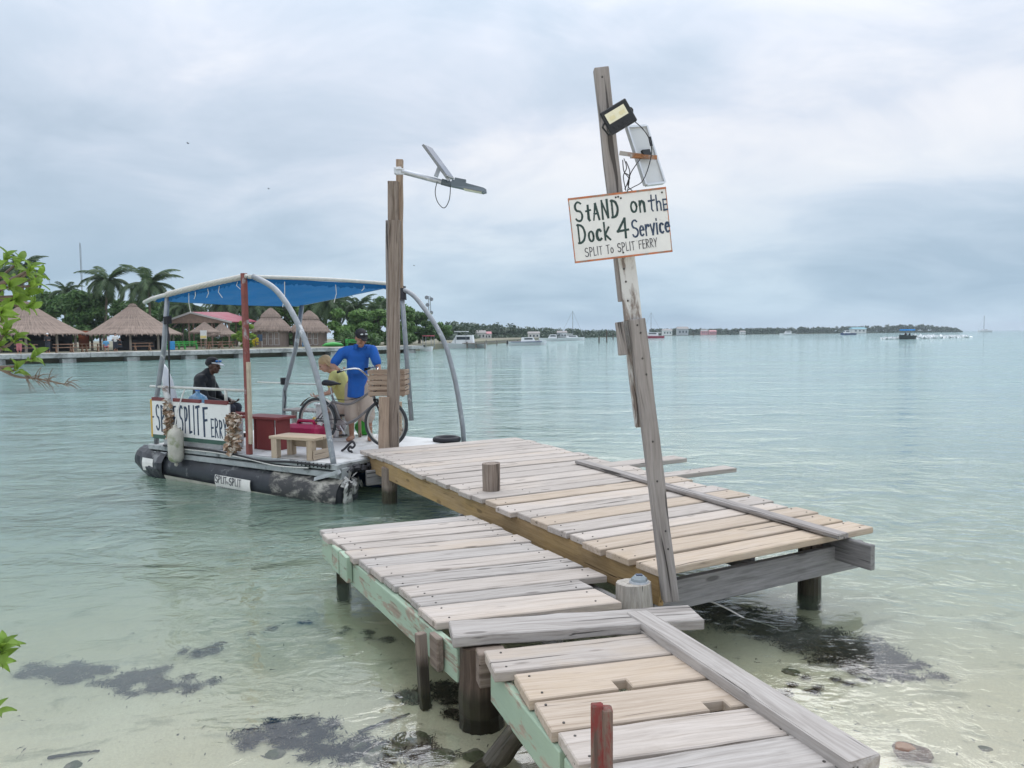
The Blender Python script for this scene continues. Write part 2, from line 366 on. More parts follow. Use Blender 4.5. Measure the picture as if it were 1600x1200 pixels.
# ------------------------------------------------------------------ docks
A0 = Vector((.93,4.80,0)); PV = Vector((-.480,.877,0)).normalized(); QV = Vector((.877,.480,0)).normalized()
DANG = math.atan2(QV.y, QV.x)
def dk(p, q, z=0.0): return A0 + PV*p + QV*q + Vector((0,0,z))
def plank_mesh(L, W, T, seg=7, jit=.004, outline=None, cup=0.0):
    bm = bmesh.new()
    if outline is None:
        outline = []
        for s in (-1, 1):
            for i in range(seg+1):
                x = (-L/2 + L*i/seg)*(1 if s < 0 else -1)
                outline.append((x + (random.uniform(-jit,jit)*2 if i in (0,seg) else 0), s*W/2*(1 + 0) + random.uniform(-jit,jit)))
    vs = [bm.verts.new((x, y, -T/2)) for x, y in outline]
    f = bm.faces.new(vs[::-1]); 
    r = bmesh.ops.extrude_face_region(bm, geom=[f])
    for v in r['geom']:
        if isinstance(v, bmesh.types.BMVert): v.co.z += T + random.uniform(-.0015,.0015)
    bmesh.ops.recalc_face_normals(bm, faces=list(bm.faces))
    top = [e for e in bm.edges if all(abs(abs(v.co.z)-T/2) < .003 for v in e.verts) and e.verts[0].co.z*e.verts[1].co.z > 0]
    bmesh.ops.bevel(bm, geom=top, offset=min(.006, T*.2), segments=1, affect='EDGES')
    me = bpy.data.meshes.new('plank'); bm.to_mesh(me); bm.free(); return me
def plank(parent, c, ang, L, W, T, mat, name='plank', tilt=0.0, roll=0.0, outline=None, jit=.004):
    o = link(name, plank_mesh(L, W, T, jit=jit, outline=outline), parent, mat)
    o.location = Vector(c) - (parent.location if parent else Vector()); o.rotation_euler = (roll, tilt, ang); return o
def beam(parent, p0, p1, w, h, mat, name='beam', bevel=.006, jit=.002):
    """timber between two points, grain along its length (object X axis)"""
    p0, p1 = Vector(p0), Vector(p1); d = p1-p0; L = d.length
    o = MB().box((0,0,0), (L, w, h)).build(name, mat, parent, bevel=bevel, jit=jit)
    o.location = (p0+p1)/2 - (parent.location if parent else Vector())
    x = d.normalized(); 
    y = Vector((0,0,1)).cross(x)
    y = Vector((0,1,0)) if y.length < 1e-3 else y.normalized()
    z = x.cross(y)
    o.rotation_euler = Matrix((x, y, z)).transposed().to_euler(); return o
def log(parent, p0, p1, r0, r1, mat, name='piling', n=14):
    p0, p1 = Vector(p0), Vector(p1); d = p1-p0; L = d.length; k = 6
    mb = MB(); mb.tube([(-L/2+L*i/k, random.uniform(-.006,.006), random.uniform(-.006,.006)) for i in range(k+1)], [(r0+(r1-r0)*i/k)*random.uniform(.96,1.04) for i in range(k+1)], n)
    o = mb.build(name, mat, parent, smooth=False, jit=.003); o.location = (p0+p1)/2 - (parent.location if parent else Vector())
    x = d.normalized(); y = Vector((0,1,0)); z = x.cross(y).normalized(); y = z.cross(x)
    o.rotation_euler = Matrix((x, y, z)).transposed().to_euler(); return o
nails = []
def nail_pts(c, ang, L, W, ins=.10, n=2):
    ca, sa = math.cos(ang), math.sin(ang)
    for sx in (-1, 1):
        for sy in (-.28, .28):
            x = sx*(L/2-ins+random.uniform(-.02,.02)); y = sy*W + random.uniform(-.01,.01)
            nails.append((c[0]+ca*x-sa*y, c[1]+sa*x+ca*y, c[2]))
def flush_nails(parent):
    global nails
    mb = MB(); b = parent.location
    for x, y, z in nails: mb.cyl((x-b.x, y-b.y, z-b.z-.004), (x-b.x, y-b.y, z-b.z+.0035), .0065, n=6)
    o = mb.build('nail_heads', 'nail', parent); o['kind'] = 'stuff'; nails = []

# upper dock
UZ = .55
ud = thing('upper_dock', 'raised dock of pale new planks on a tan side beam, behind the leaning sign post', 'dock', dk(0,0,0))
p = 0.0; i = 0; T = .050
while p < 5.98:
    w = random.choice([.29,.27,.25,.30,.23,.28]); 
    if p + w > 5.98: w = 6.03-p
    pc = p + w/2
    qe = 2.10 + .04*pc + random.uniform(-.05,.05); qs = -.035 + random.uniform(-.03,.03)
    if i == 0: qs, qe = -.01, 2.10
    if 2.52 < pc < 2.75 or 3.22 < pc < 3.45: qe = 3.12
    L = qe-qs; c = dk(pc, (qs+qe)/2, UZ - T/2 + random.uniform(-.003,.003)); a = DANG + random.uniform(-.006,.006)
    mat = 'plank_warm' if (i < 3 or i in (5,8)) else 'plank_pale'
    plank(ud, c, a, L, w-random.uniform(.026,.044), T, mat, roll=random.uniform(-.006,.006)); nail_pts((c.x, c.y, c.z+T/2), a, min(L,2.3), w)
    p += w; i += 1
flush_nails(ud)
beam(ud, dk(.04,.045,.395), dk(6.02,.02,.395), .045, .205, 'beam_tan')
beam(ud, dk(-.18,1.84,.395), dk(5.9,2.0,.395), .05, .19, 'beam_grey')
beam(ud, dk(.22,1.05,.40), dk(5.9,1.1,.40), .045, .19, 'beam_grey')
beam(ud, dk(.16,.06,.30), dk(.16,2.16,.30), .05, .21, 'beam_grey', 'cross_beam')
beam(ud, dk(3.0,-.02,.22), dk(3.0,2.2,.22), .05, .16, 'beam_grey', 'cross_beam')
beam(ud, dk(5.6,-.12,.25), dk(5.6,2.2,.25), .05, .19, 'beam_grey', 'cross_beam')
for (pp, qq, top) in ((.33,1.78,.40), (3.1,1.9,.40), (5.5,2.0,.40), (.33,.2,.40)):
    w = dk(pp, qq); log(ud, (w.x, w.y, -1.3), (w.x, w.y, top), .098, .09, 'post_brown', 'piling')
w = at(768,766,z=.55); log(ud, (w.x, w.y, -1.3), (w.x, w.y, .815), .09, .085, 'post_brown', 'piling')
w = at(609,780,y=9.35); log(ud, (w.x, w.y, -1.3), (w.x, w.y, .44), .10, .095, 'post_brown', 'piling')
# loose boards lying on the upper dock
a, b = at(905,721,z=UZ+.025), at(1318,838,z=UZ+.025)
o = beam(None, a, b, .115, .038, 'board_grey', 'loose_board', jit=.004)
tag(o, 'long thin grey board lying along the right side of the upper dock', 'board')

# lower dock
LZ = .40
ld = thing('lower_dock', 'low weathered grey dock with a pale green side beam, left of the upper dock', 'dock', dk(0,-1.45,0))
lb_, la_ = Vector((-1.68,6.50,0)), Vector((-.40,4.33,0)); ll_ = la_-lb_; Lt = ll_.length; s = 0.0; i = 0
while s < Lt-.05:
    w = random.choice([.245,.20,.26,.235,.19,.25])
    if s+w > Lt-.10: w = Lt-s
    t = (s+w/2)/Lt; a = math.radians(20-4.5*t) + random.uniform(-.008,.008); dv_ = Vector((math.cos(a), math.sin(a), 0)); p0 = lb_ + ll_*t - dv_*random.uniform(-.02,.045)
    qend = -.085 if t < .80 else -.30; L = (qend - (p0-A0).dot(QV))/dv_.dot(QV) - random.uniform(0,.03)
    c = p0 + dv_*L/2 + Vector((0,0,LZ-.024+random.uniform(-.004,.004))); wp = w*abs(ll_.normalized().cross(dv_).z)
    W = wp-random.uniform(.012,.028); bl_ = Matrix.Rotation(-a, 2) @ Vector((ll_.x, ll_.y)); sk = .85*bl_.x/bl_.y; n_ = 6; j_ = lambda: random.uniform(-.006,.006)
    out = [(-L/2+L*k/n_ + sk*(-W/2), -W/2+j_()) for k in range(n_+1)] + [(L/2-L*k/n_ + sk*(W/2), W/2+j_()) for k in range(n_+1)]
    plank(ld, c, a, L, W, .050, random.choice(['plank_pale','plank_pale','plank_grey']), roll=random.uniform(-.010,.010), outline=out); nail_pts((c.x, c.y, c.z+.025), a, L, wp)
    s += w; i += 1
flush_nails(ld)
beam(ld, dk(-.05,-1.425,.255), dk(2.70,-1.43,.255), .045, .185, 'green_paint', 'side_beam')
beam(ld, dk(1.82,-1.475,.29), dk(2.02,-1.475,.29), .045, .20, 'green_paint', 'splice_block')
beam(ld, dk(2.05,-1.475,.29), dk(2.24,-1.475,.29), .04, .19, 'green_paint', 'splice_block')
beam(ld, dk(.10,-1.475,.27), dk(.22,-1.475,.27), .04, .19, 'post_brown', 'splice_block')
beam(ld, dk(0,-.75,.255), dk(2.65,-.75,.255), .045, .18, 'beam_grey', 'joist')
beam(ld, dk(0,-.14,.24), dk(2.65,-.14,.24), .045, .15, 'beam_grey', 'joist')
w = at(535,912,z=0); beam(ld, (w.x, w.y+.05, -.7), (w.x, w.y+.05, .36), .10, .10, 'post_dark', 'leg')
w = dk(2.5,-.3); log(ld, (w.x, w.y, -.8), (w.x, w.y, .36), .08, .075, 'post_dark', 'piling')
w = at(660,1112,z=-.1); beam(ld, (w.x+.03, w.y, -.45), (w.x-.01, w.y+.06, .34), .06, .05, 'post_brown', 'leg')
w = dk(-.08,-1.32); log(ld, (w.x+.02, w.y-.02, -.5), (w.x, w.y, .375), .135, .115, 'post_dark', 'piling')

# walkway to the shore
WV = Vector((.325,-.946,0)).normalized(); WX = Vector((.972,.236,0)).normalized(); WANG = math.atan2(WX.y, WX.x)
W0 = Vector((-.16,3.93,0))
wk = thing('walkway', 'narrow walkway of wide bleached planks leading down to the beach', 'walkway', W0)
def wkp(s, t, z=0.0): return W0 + WV*s + WX*t + Vector((0,0,z))
# big cracked plank across the joint
a, b = Vector((-.335,4.11,.418)), Vector((1.06,4.33,.418))
plank(wk, (a+b)/2, math.atan2((b-a).y, (b-a).x), (b-a).length, .235, .062, 'plank_grey', jit=.010)
s = .0; widths = [.30,.30,.29,.27,.27,.25,.26,.27,.25,.26]
for i, w in enumerate(widths):
    t0 = random.uniform(-.02,.02) + (.03 if i else -.01); t1 = 1.02 + random.uniform(-.03,.03); L = t1-t0; W = w-.026
    c = wkp(s+w/2, (t0+t1)/2, LZ - .026 + random.uniform(-.003,.003)); out = None
    if i == 1: nx = -.03; out = [(-L/2,-W/2),(nx-.035,-W/2),(nx-.035,-W/2+.085),(nx+.035,-W/2+.085),(nx+.035,-W/2),(L/2,-W/2),(L/2,W/2),(-L/2,W/2)]
    if i == 2: nx = .29; out = [(-L/2,-W/2),(nx-.05,-W/2),(nx-.05,-W/2+.065),(nx+.05,-W/2+.065),(nx+.05,-W/2),(L/2,-W/2),(L/2,W/2),(-L/2,W/2)]
    a = WANG + random.uniform(-.012,.012)
    plank(wk, c, a, L, W, .055, ['plank_pale','plank_pale','plank_warm','plank_pale','plank_grey'][i % 5] if i != 1 else 'plank_warm', outline=out, roll=random.uniform(-.006,.006)); nail_pts((c.x, c.y, c.z+.0275), a, L, w, .06)
    s += w
flush_nails(wk)
beam(wk, wkp(.06,.035,.245), wkp(.94,.055,.245), .045, .19, 'green_paint', 'side_beam')
beam(wk, wkp(.98,.06,.245), wkp(2.55,.07,.245), .045, .19, 'green_paint', 'side_beam')
beam(wk, wkp(.02,.93,.245), wkp(2.5,.95,.245), .045, .19, 'beam_grey', 'side_beam')
beam(wk, wkp(-.02,-.03,.30), wkp(-.02,.12,.30), .10, .18, 'post_brown', 'splice_block')
log(wk, wkp(.30,.86,-.5), wkp(.30,.86,.36), .09, .085, 'post_dark', 'piling')
log(wk, wkp(1.9,.15,-.3), wkp(1.9,.15,.36), .09, .085, 'post_dark', 'piling'); log(wk, wkp(1.9,.86,-.3), wkp(1.9,.86,.36), .09, .085, 'post_dark', 'piling')
a, b = at(995,962,z=.425), at(1352,1196,z=.425)
o = beam(None, a, b, .155, .058, 'plank_grey', 'loose_board', jit=.006)
tag(o, 'thick splintered grey board lying along the right edge of the near walkway', 'board')
a = Vector((.315,2.72,-.25)); o = thing('red_post', 'short dark red painted post beside the walkway at the bottom of the picture', 'post', (a.x, a.y, 0))
beam(o, (a.x-.017, a.y, -.3), (a.x-.017, a.y, .705), .034, .045, 'post_red', 'board'); beam(o, (a.x+.019, a.y+.004, -.3), (a.x+.019, a.y+.004, .69), .05, .040, 'post_red', 'board')
a = at(775,1192,z=-.02); b = a + Vector((.19,.03,.25)); o = log(None, a - (b-a)*.9, b, .062, .058, 'post_brown', 'slanted_log')
tag(o, 'broken slanted log with a red end leaning under the walkway edge', 'log')
# log stub with small solar light
c = at(993,934,z=.40); o = log(None, (c.x, c.y+.06, -.5), (c.x, c.y+.06, .478), .118, .112, 'log_pale', 'log_stub', n=20)
tag(o, 'short sawn log stub at the foot of the leaning sign post, topped by small light', 'log')
sl = thing('solar_deck_light', 'small glassy solar light stuck on top of the sawn log stub', 'light', (c.x+.03, c.y+.05, .476))
pmat('grey_plastic', (.32,.34,.36), .35); pmat('clear_plastic', (.45,.52,.56), .12, **{'Transmission Weight': .5}); pmat('solar_cell', (.015,.025,.06), .08, spec=.6)
MB().lathe([(.062,0),(.064,.008),(.058,.018)], n=16).build('base', 'grey_plastic', sl)
MB().lathe([(.055,.018),(.05,.034),(.032,.05),(.028,.052)], n=8).build('lens', 'clear_plastic', sl)
MB().box((0,0,.0545), (.04,.04,.004)).build('solar_cell', 'solar_cell', sl)
# ------------------------------------------------------------------ hand-painted lettering (strokes in a unit box)
def arc(cx, cy, rx, ry, a0, a1, n=9): return [(cx+rx*math.cos(math.radians(a0+(a1-a0)*i/(n-1))), cy+ry*math.sin(math.radians(a0+(a1-a0)*i/(n-1)))) for i in range(n)]
LET = {
 'S': (.62, [arc(.32,.75,.26,.23,40,270,9)+arc(.30,.27,.28,.25,90,-150,10)[1:]]),
 't': (.45, [[(.24,.95),(.22,.1),(.30,.0)],[(.02,.62),(.44,.66)]]),
 'A': (.62, [[(.02,0),(.30,1),(.58,0)],[(.12,.36),(.50,.38)]]),
 'N': (.58, [[(.05,0),(.06,.97),(.50,.04),(.52,1)]]),
 'D': (.62, [[(.08,.0),(.08,1)],[(.02,.98)]+arc(.12,.5,.46,.49,85,-85,10)+[(.02,.01)]]),
 'o': (.50, [arc(.24,.32,.21,.30,0,360,14)]),
 'O': (.60, [arc(.29,.5,.25,.48,0,360,14)]),
 'n': (.48, [[(.06,.66),(.07,0)],[(.07,.42)]+arc(.24,.42,.16,.22,150,0,6)+[(.41,0)]]),
 'h': (.48, [[(.06,1.02),(.07,0)],[(.07,.40)]+arc(.24,.40,.16,.22,150,0,6)+[(.41,0)]]),
 'E': (.46, [[(.42,.98),(.05,1),(.06,0),(.44,.02)],[(.06,.5),(.36,.52)]]),
 'c': (.46, [arc(.25,.32,.20,.30,45,310,10)]),
 'k': (.50, [[(.06,1),(.06,0)],[(.42,.70),(.08,.30),(.46,0)]]),
 '4': (.60, [[(.42,0),(.44,1.0),(.02,.36),(.58,.40)]]),
 'e': (.46, [[(.06,.34),(.42,.38)]+arc(.24,.32,.19,.30,10,310,11)]),
 'r': (.40, [[(.06,.64),(.08,0)],[(.08,.40)]+arc(.26,.40,.17,.22,150,40,5)]),
 'v': (.44, [[(.02,.64),(.22,0),(.42,.66)]]),
 'i': (.20, [[(.10,.60),(.10,0)],[(.10,.86),(.11,.80)]]),
 'P': (.52, [[(.07,0),(.07,1)],[(.02,.97)]+arc(.14,.74,.34,.25,80,-85,8)+[(.08,.48)]]),
 'L': (.46, [[(.07,1),(.08,.02),(.44,.05)]]),
 'I': (.22, [[(.10,1),(.11,0)]]),
 'T': (.56, [[(.02,.96),(.54,1)],[(.28,.98),(.27,0)]]),
 'F': (.52, [[(.50,1.0),(.06,.97),(.07,0)],[(.07,.54),(.42,.57)]]),
 'R': (.54, [[(.07,0),(.07,1)],[(.02,.97)]+arc(.14,.75,.32,.24,80,-85,8)+[(.10,.50),(.50,0)]]),
 'Y': (.54, [[(.02,1),(.26,.50),(.52,1.02)],[(.26,.50),(.24,0)]]),
 '-': (.30, [[(.03,.45),(.27,.46)]]),
}
def strokes(mb, text, x0, y0, h, wd, adv=1.0, rise=0.0, jit=.02, heights=None, sqx=1.0, z=0.0):
    """paint a word as flat brush strokes in the XY plane; returns the x reached"""
    x = x0; nk = [0]
    for i, ch in enumerate(text):
        if ch == ' ': x += h*.38*adv; continue
        hh = h*(heights[i] if heights else 1)*random.uniform(.96,1.05); w_, sts = LET[ch]
        segs_ = []
        for st in sts:
            cur_ = [st[0]]
            for q in range(1, len(st)):
                cur_.append(st[q])
                if q < len(st)-1:
                    v0, v1 = Vector(st[q])-Vector(st[q-1]), Vector(st[q+1])-Vector(st[q])
                    if v0.length > 1e-6 and v1.length > 1e-6 and v0.angle(v1) > .9: segs_.append(cur_); cur_ = [st[q]]
            segs_.append(cur_)
        for st in segs_:
            if len(st) < 2: continue
            pts = [Vector((x + px*hh*sqx + random.uniform(-jit,jit)*hh*.4, y0 + rise*(x-x0) + py*hh + random.uniform(-jit,jit)*hh*.4, 0)) for px, py in st]
            k = len(pts); vs = []; ww = wd*random.uniform(.85,1.15); nk[0] += 1; zz = z + nk[0]*.00008
            for j, p_ in enumerate(pts):
                dv = pts[min(j+1,k-1)] - pts[max(j-1,0)]; dv = dv.normalized() if dv.length > 1e-9 else Vector((1,0,0))
                if j == 0: p_ = p_ - dv*ww*.4
                if j == k-1: p_ = p_ + dv*ww*.4
                nrm = Vector((-dv.y, dv.x, 0)); q = ww*.5*random.uniform(.86,1.14)*(.8 if j in (0,k-1) else 1)
                vs += [p_+nrm*q+Vector((0,0,zz)), p_-nrm*q+Vector((0,0,zz))]
            mb.add(vs, [(2*j, 2*j+1, 2*j+3, 2*j+2) for j in range(k-1)])
        x += (w_*sqx + .10)*hh*adv
    return x

pmat('dark_paint', (.025,.05,.045), .55, .35, 20, col2=(.22,.24,.23), thr=(.60,.72), sc2=22); pmat('navy_paint', (.03,.05,.09), .55, .35, 20, col2=(.22,.24,.27), thr=(.60,.72), sc2=16); pmat('black_ink', (.05,.05,.06), .6)
pmat('sign_white', (.66,.66,.64), .6, .06, 5, col2=(.42,.38,.33), thr=(.60,.74), sc2=7)
pmat('orange_edge', (.42,.14,.06), .6, .3, 15, col2=(.25,.2,.16), thr=(.5,.6), sc2=20)
pmat('black_plastic', (.018,.019,.021), .4); pmat('cable', (.012,.012,.014), .45); pmat('rusty_steel', (.24,.11,.05), .8, .4, 25, col2=(.35,.33,.31), thr=(.48,.58))
pmat('panel_back', (.50,.52,.53), .5, .05); pmat('alu', (.60,.61,.62), .35, .06, metal=.7); pmat('galv', (.46,.48,.51), .4, .12, 9, metal=.55, col2=(.62,.63,.65), thr=(.55,.65)); pmat('lamp_grey', (.11,.135,.155), .45)
pmat('panel_edge', (.22,.23,.24), .5, .1); pmat('led_cream', (.72,.69,.52), .3, .05); pmat('led_chip', (.72,.66,.42), .3)

# ------------------------------------------------------------------ leaning sign post
foot = at(1050,936,z=.38); DY = foot.y
def sp(u, v, dy=0.0): return at(u, v, y=DY+dy)
def face_board(parent, tl, tr, bl, th, mat, name='board', bevel=.004, jit=.0025):
    """timber whose front face is given by three corners; grain runs along the long side tl->bl"""
    tl, tr, bl = Vector(tl), Vector(tr), Vector(bl); x = (tl-bl).normalized(); y = (tr-tl); y = (y - x*y.dot(x)); w = y.length; y.normalize(); z = x.cross(y)
    if z.y > 0: y, z = -y, -z
    c = (bl + tr)/2 - z*th/2; L = (tl-bl).length
    n = max(2, int(L/.25)); mb = MB()
    rows = []
    vs = []; fs = []
    for i in range(n+1):
        xx = -L/2+L*i/n; e = [random.uniform(-.004,.004) for _ in range(2)]
        vs += [(xx,-w/2+e[0],-th/2),(xx,w/2+e[1],-th/2),(xx,w/2+e[1],th/2),(xx,-w/2+e[0],th/2)]
    for i in range(n):
        for j in range(4): fs.append((i*4+j, i*4+(j+1)%4, (i+1)*4+(j+1)%4, (i+1)*4+j))
    fs += [(3,2,1,0), (n*4,n*4+1,n*4+2,n*4+3)]
    bm = bmesh.new(); bv = [bm.verts.new(v) for v in vs]
    for f in fs: bm.faces.new([bv[k] for k in f])
    bmesh.ops.recalc_face_normals(bm, faces=list(bm.faces))
    es = [e for e in bm.edges if len(e.link_faces) == 2 and e.calc_face_angle(0) > .6]
    bmesh.ops.bevel(bm, geom=es, offset=bevel, segments=1, affect='EDGES')
    me = bpy.data.meshes.new(name); bm.to_mesh(me); bm.free()
    o = link(name, me, parent, mat); o.location = c - (parent.location if parent else Vector())
    o.rotation_euler = Matrix((x, y, z)).transposed().to_euler(); return o
spo = thing('sign_post', 'tall leaning post of weathered boards nailed together, standing on the near dock corner', 'post', (foot.x, DY, .38))
face_board(spo, sp(984,498), sp(1009,498), sp(1037,941), .085, 'board_grey')
face_board(spo, sp(929,104,.045), sp(952,104,.045), sp(968,470,.045), .07, 'board_grey')
face_board(spo, sp(962,380,.03), sp(989,380,.03), sp(977,500,.03), .045, 'white_flaked')
face_board(spo, sp(975,500,.09), sp(986,500,.09), sp(993,668,.09), .045, 'white_flaked')
face_board(spo, sp(962,503,.04), sp(975,503,.04), sp(968,555,.04), .05, 'board_grey')
mb = MB(); b0 = spo.location
for u, v in ((996,508),(1001,520),(1004,560),(1010,585),(1020,690),(1027,752),(1040,830),(1044,858),(941,120),(975,420),(978,440),(981,470)):
    q = sp(u, v, -.002 if v > 500 else .028) - b0; mb.ell(q, (.006,.004,.007), 8, 6)
mb.build('nail_heads', 'nail', spo)
# sign
pS = [sp(887,312,-.035), sp(1039,294,-.035), sp(1050,391,-.035), sp(900,411,-.035)]
ctr = sum(pS, Vector())/4; sxv = (pS[1]-pS[0]).normalized(); syv = (pS[0]-pS[3]); syv = (syv-sxv*syv.dot(sxv)).normalized(); szv = sxv.cross(syv)
SW, SH = (pS[1]-pS[0]).length, (pS[0]-pS[3]).length
sg = thing('painted_sign', 'white hand painted plywood sign reading stand on the dock 4 service', 'sign', ctr)
sg.rotation_euler = Matrix((sxv, syv, szv)).transposed().to_euler()
MB().box((0,0,0), (SW, SH, .016)).build('board', 'sign_white', sg, bevel=.002)
mb = MB(); mb.box((0, SH/2-.002, .001), (SW+.004,.012,.018)); mb.box((0,-SH/2+.002,.001), (SW+.004,.010,.018)); mb.box((-SW/2+.001,0,.0005), (.005,SH,.017)); mb.box((SW/2-.001,0,.0005), (.005,SH,.017))
mb.build('painted_edge', 'orange_edge', sg)
def lettering(parent, mat, fn, name='lettering'):
    mb = MB(); fn(mb); return mb.build(name, mat, parent)
def sx_(u): return (u-968.5)/163*SW*1.06
random.seed(21); SL = -SW/2
lettering(sg, 'dark_paint', lambda mb: strokes(mb, 'StAND', SL+.030, .050, .108, .0145, 1.15, rise=.0, heights=[1.12,.85,.88,.98,.98], sqx=.64))
lettering(sg, 'dark_paint', lambda mb: strokes(mb, 'on', SL+.368, .066, .098, .015, 1.0, rise=-.02, sqx=.80))
lettering(sg, 'navy_paint', lambda mb: strokes(mb, 'thE', SL+.478, .062, .090, .012, .98, rise=-.03, heights=[1.05,1.0,.72], sqx=.80))
lettering(sg, 'dark_paint', lambda mb: strokes(mb, 'Dock', SL+.034, -.080, .108, .0145, 1.08, rise=.02, heights=[1.0,.95,1.0,.92], sqx=.68))
lettering(sg, 'dark_paint', lambda mb: strokes(mb, '4', SL+.275, -.075, .112, .0175, 1.0))
lettering(sg, 'navy_paint', lambda mb: strokes(mb, 'Service', SL+.362, -.082, .100, .0125, .93, rise=.03, sqx=.60))
lettering(sg, 'black_ink', lambda mb: strokes(mb, 'SPLIT To SPLIT FERRY', SL+.065, -.165, .052, .0052, 1.0, rise=.03, sqx=.68))
for o in sg.children:
    if o.name.startswith('lettering'): o.location.z = .0086
mb = MB()
for x, y in ((-.01,.168),(.005,.17),(-.008,.085),(.0,-.165),(.27,.165),(.02,.16)): mb.cyl((x,y,.006), (x,y,.011), .006, n=8)
mb.build('screw_heads', 'nail', sg)
# flood light
c = sp(966,183,-.10); fl = thing('flood_light', 'black square flood light near the top of the leaning sign post', 'light', c)
rx = (sp(985,153,-.10)-sp(940,180,-.10)).normalized(); ry0 = (sp(940,180,-.10)-sp(953,213,-.13)); ry = (ry0-rx*ry0.dot(rx)).normalized(); rzv = rx.cross(ry)
tl = Matrix.Rotation(math.radians(14), 3, rx); fl.rotation_euler = (tl @ Matrix((rx, ry, rzv)).transposed()).to_euler()
MB().box((0,0,0), (.175,.148,.028)).build('housing', 'black_plastic', fl, bevel=.005)
MB().box((-.004,.018,.0145), (.128,.062,.003)).build('reflector', 'led_cream', fl)
mb = MB(); mb.box((-.035,.012,.017), (.035,.022,.003)); mb.box((.03,.012,.017), (.035,.022,.003)); mb.build('diode', 'led_chip', fl)
mb = MB(); [mb.box((-.045+.03*i,-.045,.0155), (.022,.018,.004)) for i in range(4)]; mb.build('vent_rib', 'black_plastic', fl)
mb = MB(); [mb.box((-.07+.02*i,0,-.026), (.004,.12,.026)) for i in range(8)]; mb.build('cooling_fin', 'black_plastic', fl)
mb = MB(); mb.tube([(-.09,.01,0),(-.105,0,-.02),(-.085,-.05,-.07),(0,-.05,-.085),(.085,-.05,-.07),(.1,0,-.02),(.09,.01,0)], .006, 6); mb.build('bracket', 'black_plastic', fl, smooth=True)
# solar panel, seen from behind
q = [sp(977,198,.02), sp(1007,196,.10), sp(1041,291,.10), sp(1008,287,-.02)]
c = sum(q, Vector())/4; pn = thing('solar_charger', 'tilted solar panel seen from behind, beside the leaning sign post', 'solar panel', c)
ax = (q[1]-q[0]).normalized(); ay = (q[0]-q[3]); ay = (ay-ax*ay.dot(ax)).normalized(); az = ax.cross(ay); pn.rotation_euler = Matrix((ax, ay, az)).transposed().to_euler()
pw, ph = .155, .375
MB().box((0,0,0), (pw-.01,ph-.01,.006)).build('backsheet', 'panel_back', pn)
MB().box((0,0,-.0065), (pw-.016,ph-.016,.005)).build('solar_cells', 'solar_cell', pn)
mb = MB(); mb.box((-pw/2,0,.002), (.012,ph,.026)); mb.box((pw/2,0,.002), (.012,ph,.026)); mb.box((0,ph/2,.002), (pw-.012,.012,.0255)); mb.box((0,-ph/2,.002), (pw-.012,.012,.0255)); mb.build('panel_frame', 'alu', pn)
MB().box((0,.01,.012), (.06,.04,.02)).build('junction_box', 'black_plastic', pn)
br = thing('rusty_bracket', 'rusty steel bracket holding the solar panel to the leaning sign post', 'bracket', sp(971,241,.02))
mb = MB(); b0 = br.location; mb.bar(sp(968,239,.01)-b0, sp(1004,244,-.02)-b0, .012,.024); mb.bar(sp(985,244,-.02)-b0, sp(1026,246,.03)-b0, .012,.024); mb.build('arm', 'rusty_steel', br)
cb = thing('tangled_cables', 'tangle of black cables hanging from the solar panel above the painted sign', 'cable', sp(980,290,0))
b0 = cb.location
def cable(parent, pts, r=.003, mat='cable', name='cable'):
    P_ = [Vector(p_) for p_ in pts]; Q = []
    for i in range(len(P_)-1):
        a0 = P_[max(i-1,0)]; a1 = P_[i]; a2 = P_[i+1]; a3 = P_[min(i+2,len(P_)-1)]
        for k in range(5):
            t = k/5; Q.append(.5*((2*a1)+(a2-a0)*t+(2*a0-5*a1+4*a2-a3)*t*t+(3*a1-a0-3*a2+a3)*t**3))
    Q.append(P_[-1]); mb = MB(); mb.tube(Q, r, 6); return mb.build(name, mat, parent, smooth=True)
for pts in ([(992,190),(1003,200),(1012,212),(1017,225),(1018,240),(1012,265),(1003,284),(990,292),(981,297)], [(1000,249),(992,260),(985,272),(981,288)],
            [(975,248),(979,262),(974,276),(978,298)], [(973,250),(975,268),(983,280),(980,300)], [(976,270),(984,276),(981,290),(988,298)], [(978,252),(984,268),(981,284),(976,296)]):
    cable(cb, [sp(u, v, -.05+.03*math.sin(u)) - b0 for u, v in pts])
MB().tube([sp(1015,214,-.04)-b0, sp(1018,228,-.04)-b0], .009, 8).build('plug', 'black_plastic', cb)

# ------------------------------------------------------------------ lamp post at the far dock corner
lf = at(608,697,z=.55); LY = lf.y
def lp(u, v, dy=0.0): return at(u, v, y=LY+dy)
po = thing('lamp_post', 'upright lamp post of lapped brown timbers at the far end of the upper dock', 'post', (lf.x, LY, .55))
face_board(po, lp(607,343), lp(625,344), lp(604,700), .12, 'post_brown')
face_board(po, lp(602,344,.02), lp(611,344,.02), lp(604,560,.02), .10, 'board_grey')
face_board(po, lp(606,283,.05), lp(622,282,.05), lp(606,420,.05), .10, 'post_brown')
face_board(po, lp(619,249,.12), lp(629,248,.12), lp(619,450,.12), .08, 'crate_wood')
a, b = lp(599,700,-.02), lp(600,620,-.02); b0 = a; log(po, a - Vector((0,0,.5)), b, .075, .072, 'crate_wood', 'log_prop')
lt = thing('solar_street_light', 'grey solar street light on a pipe arm at the top of the lamp post', 'light', lp(625,268)); b0 = lt.location
def q_(u, v, dy=0.0): return lp(u, v, dy) - b0
MB().tube([q_(628,268), q_(692,285)], .034, 12).build('arm', 'galv', lt, smooth=False)
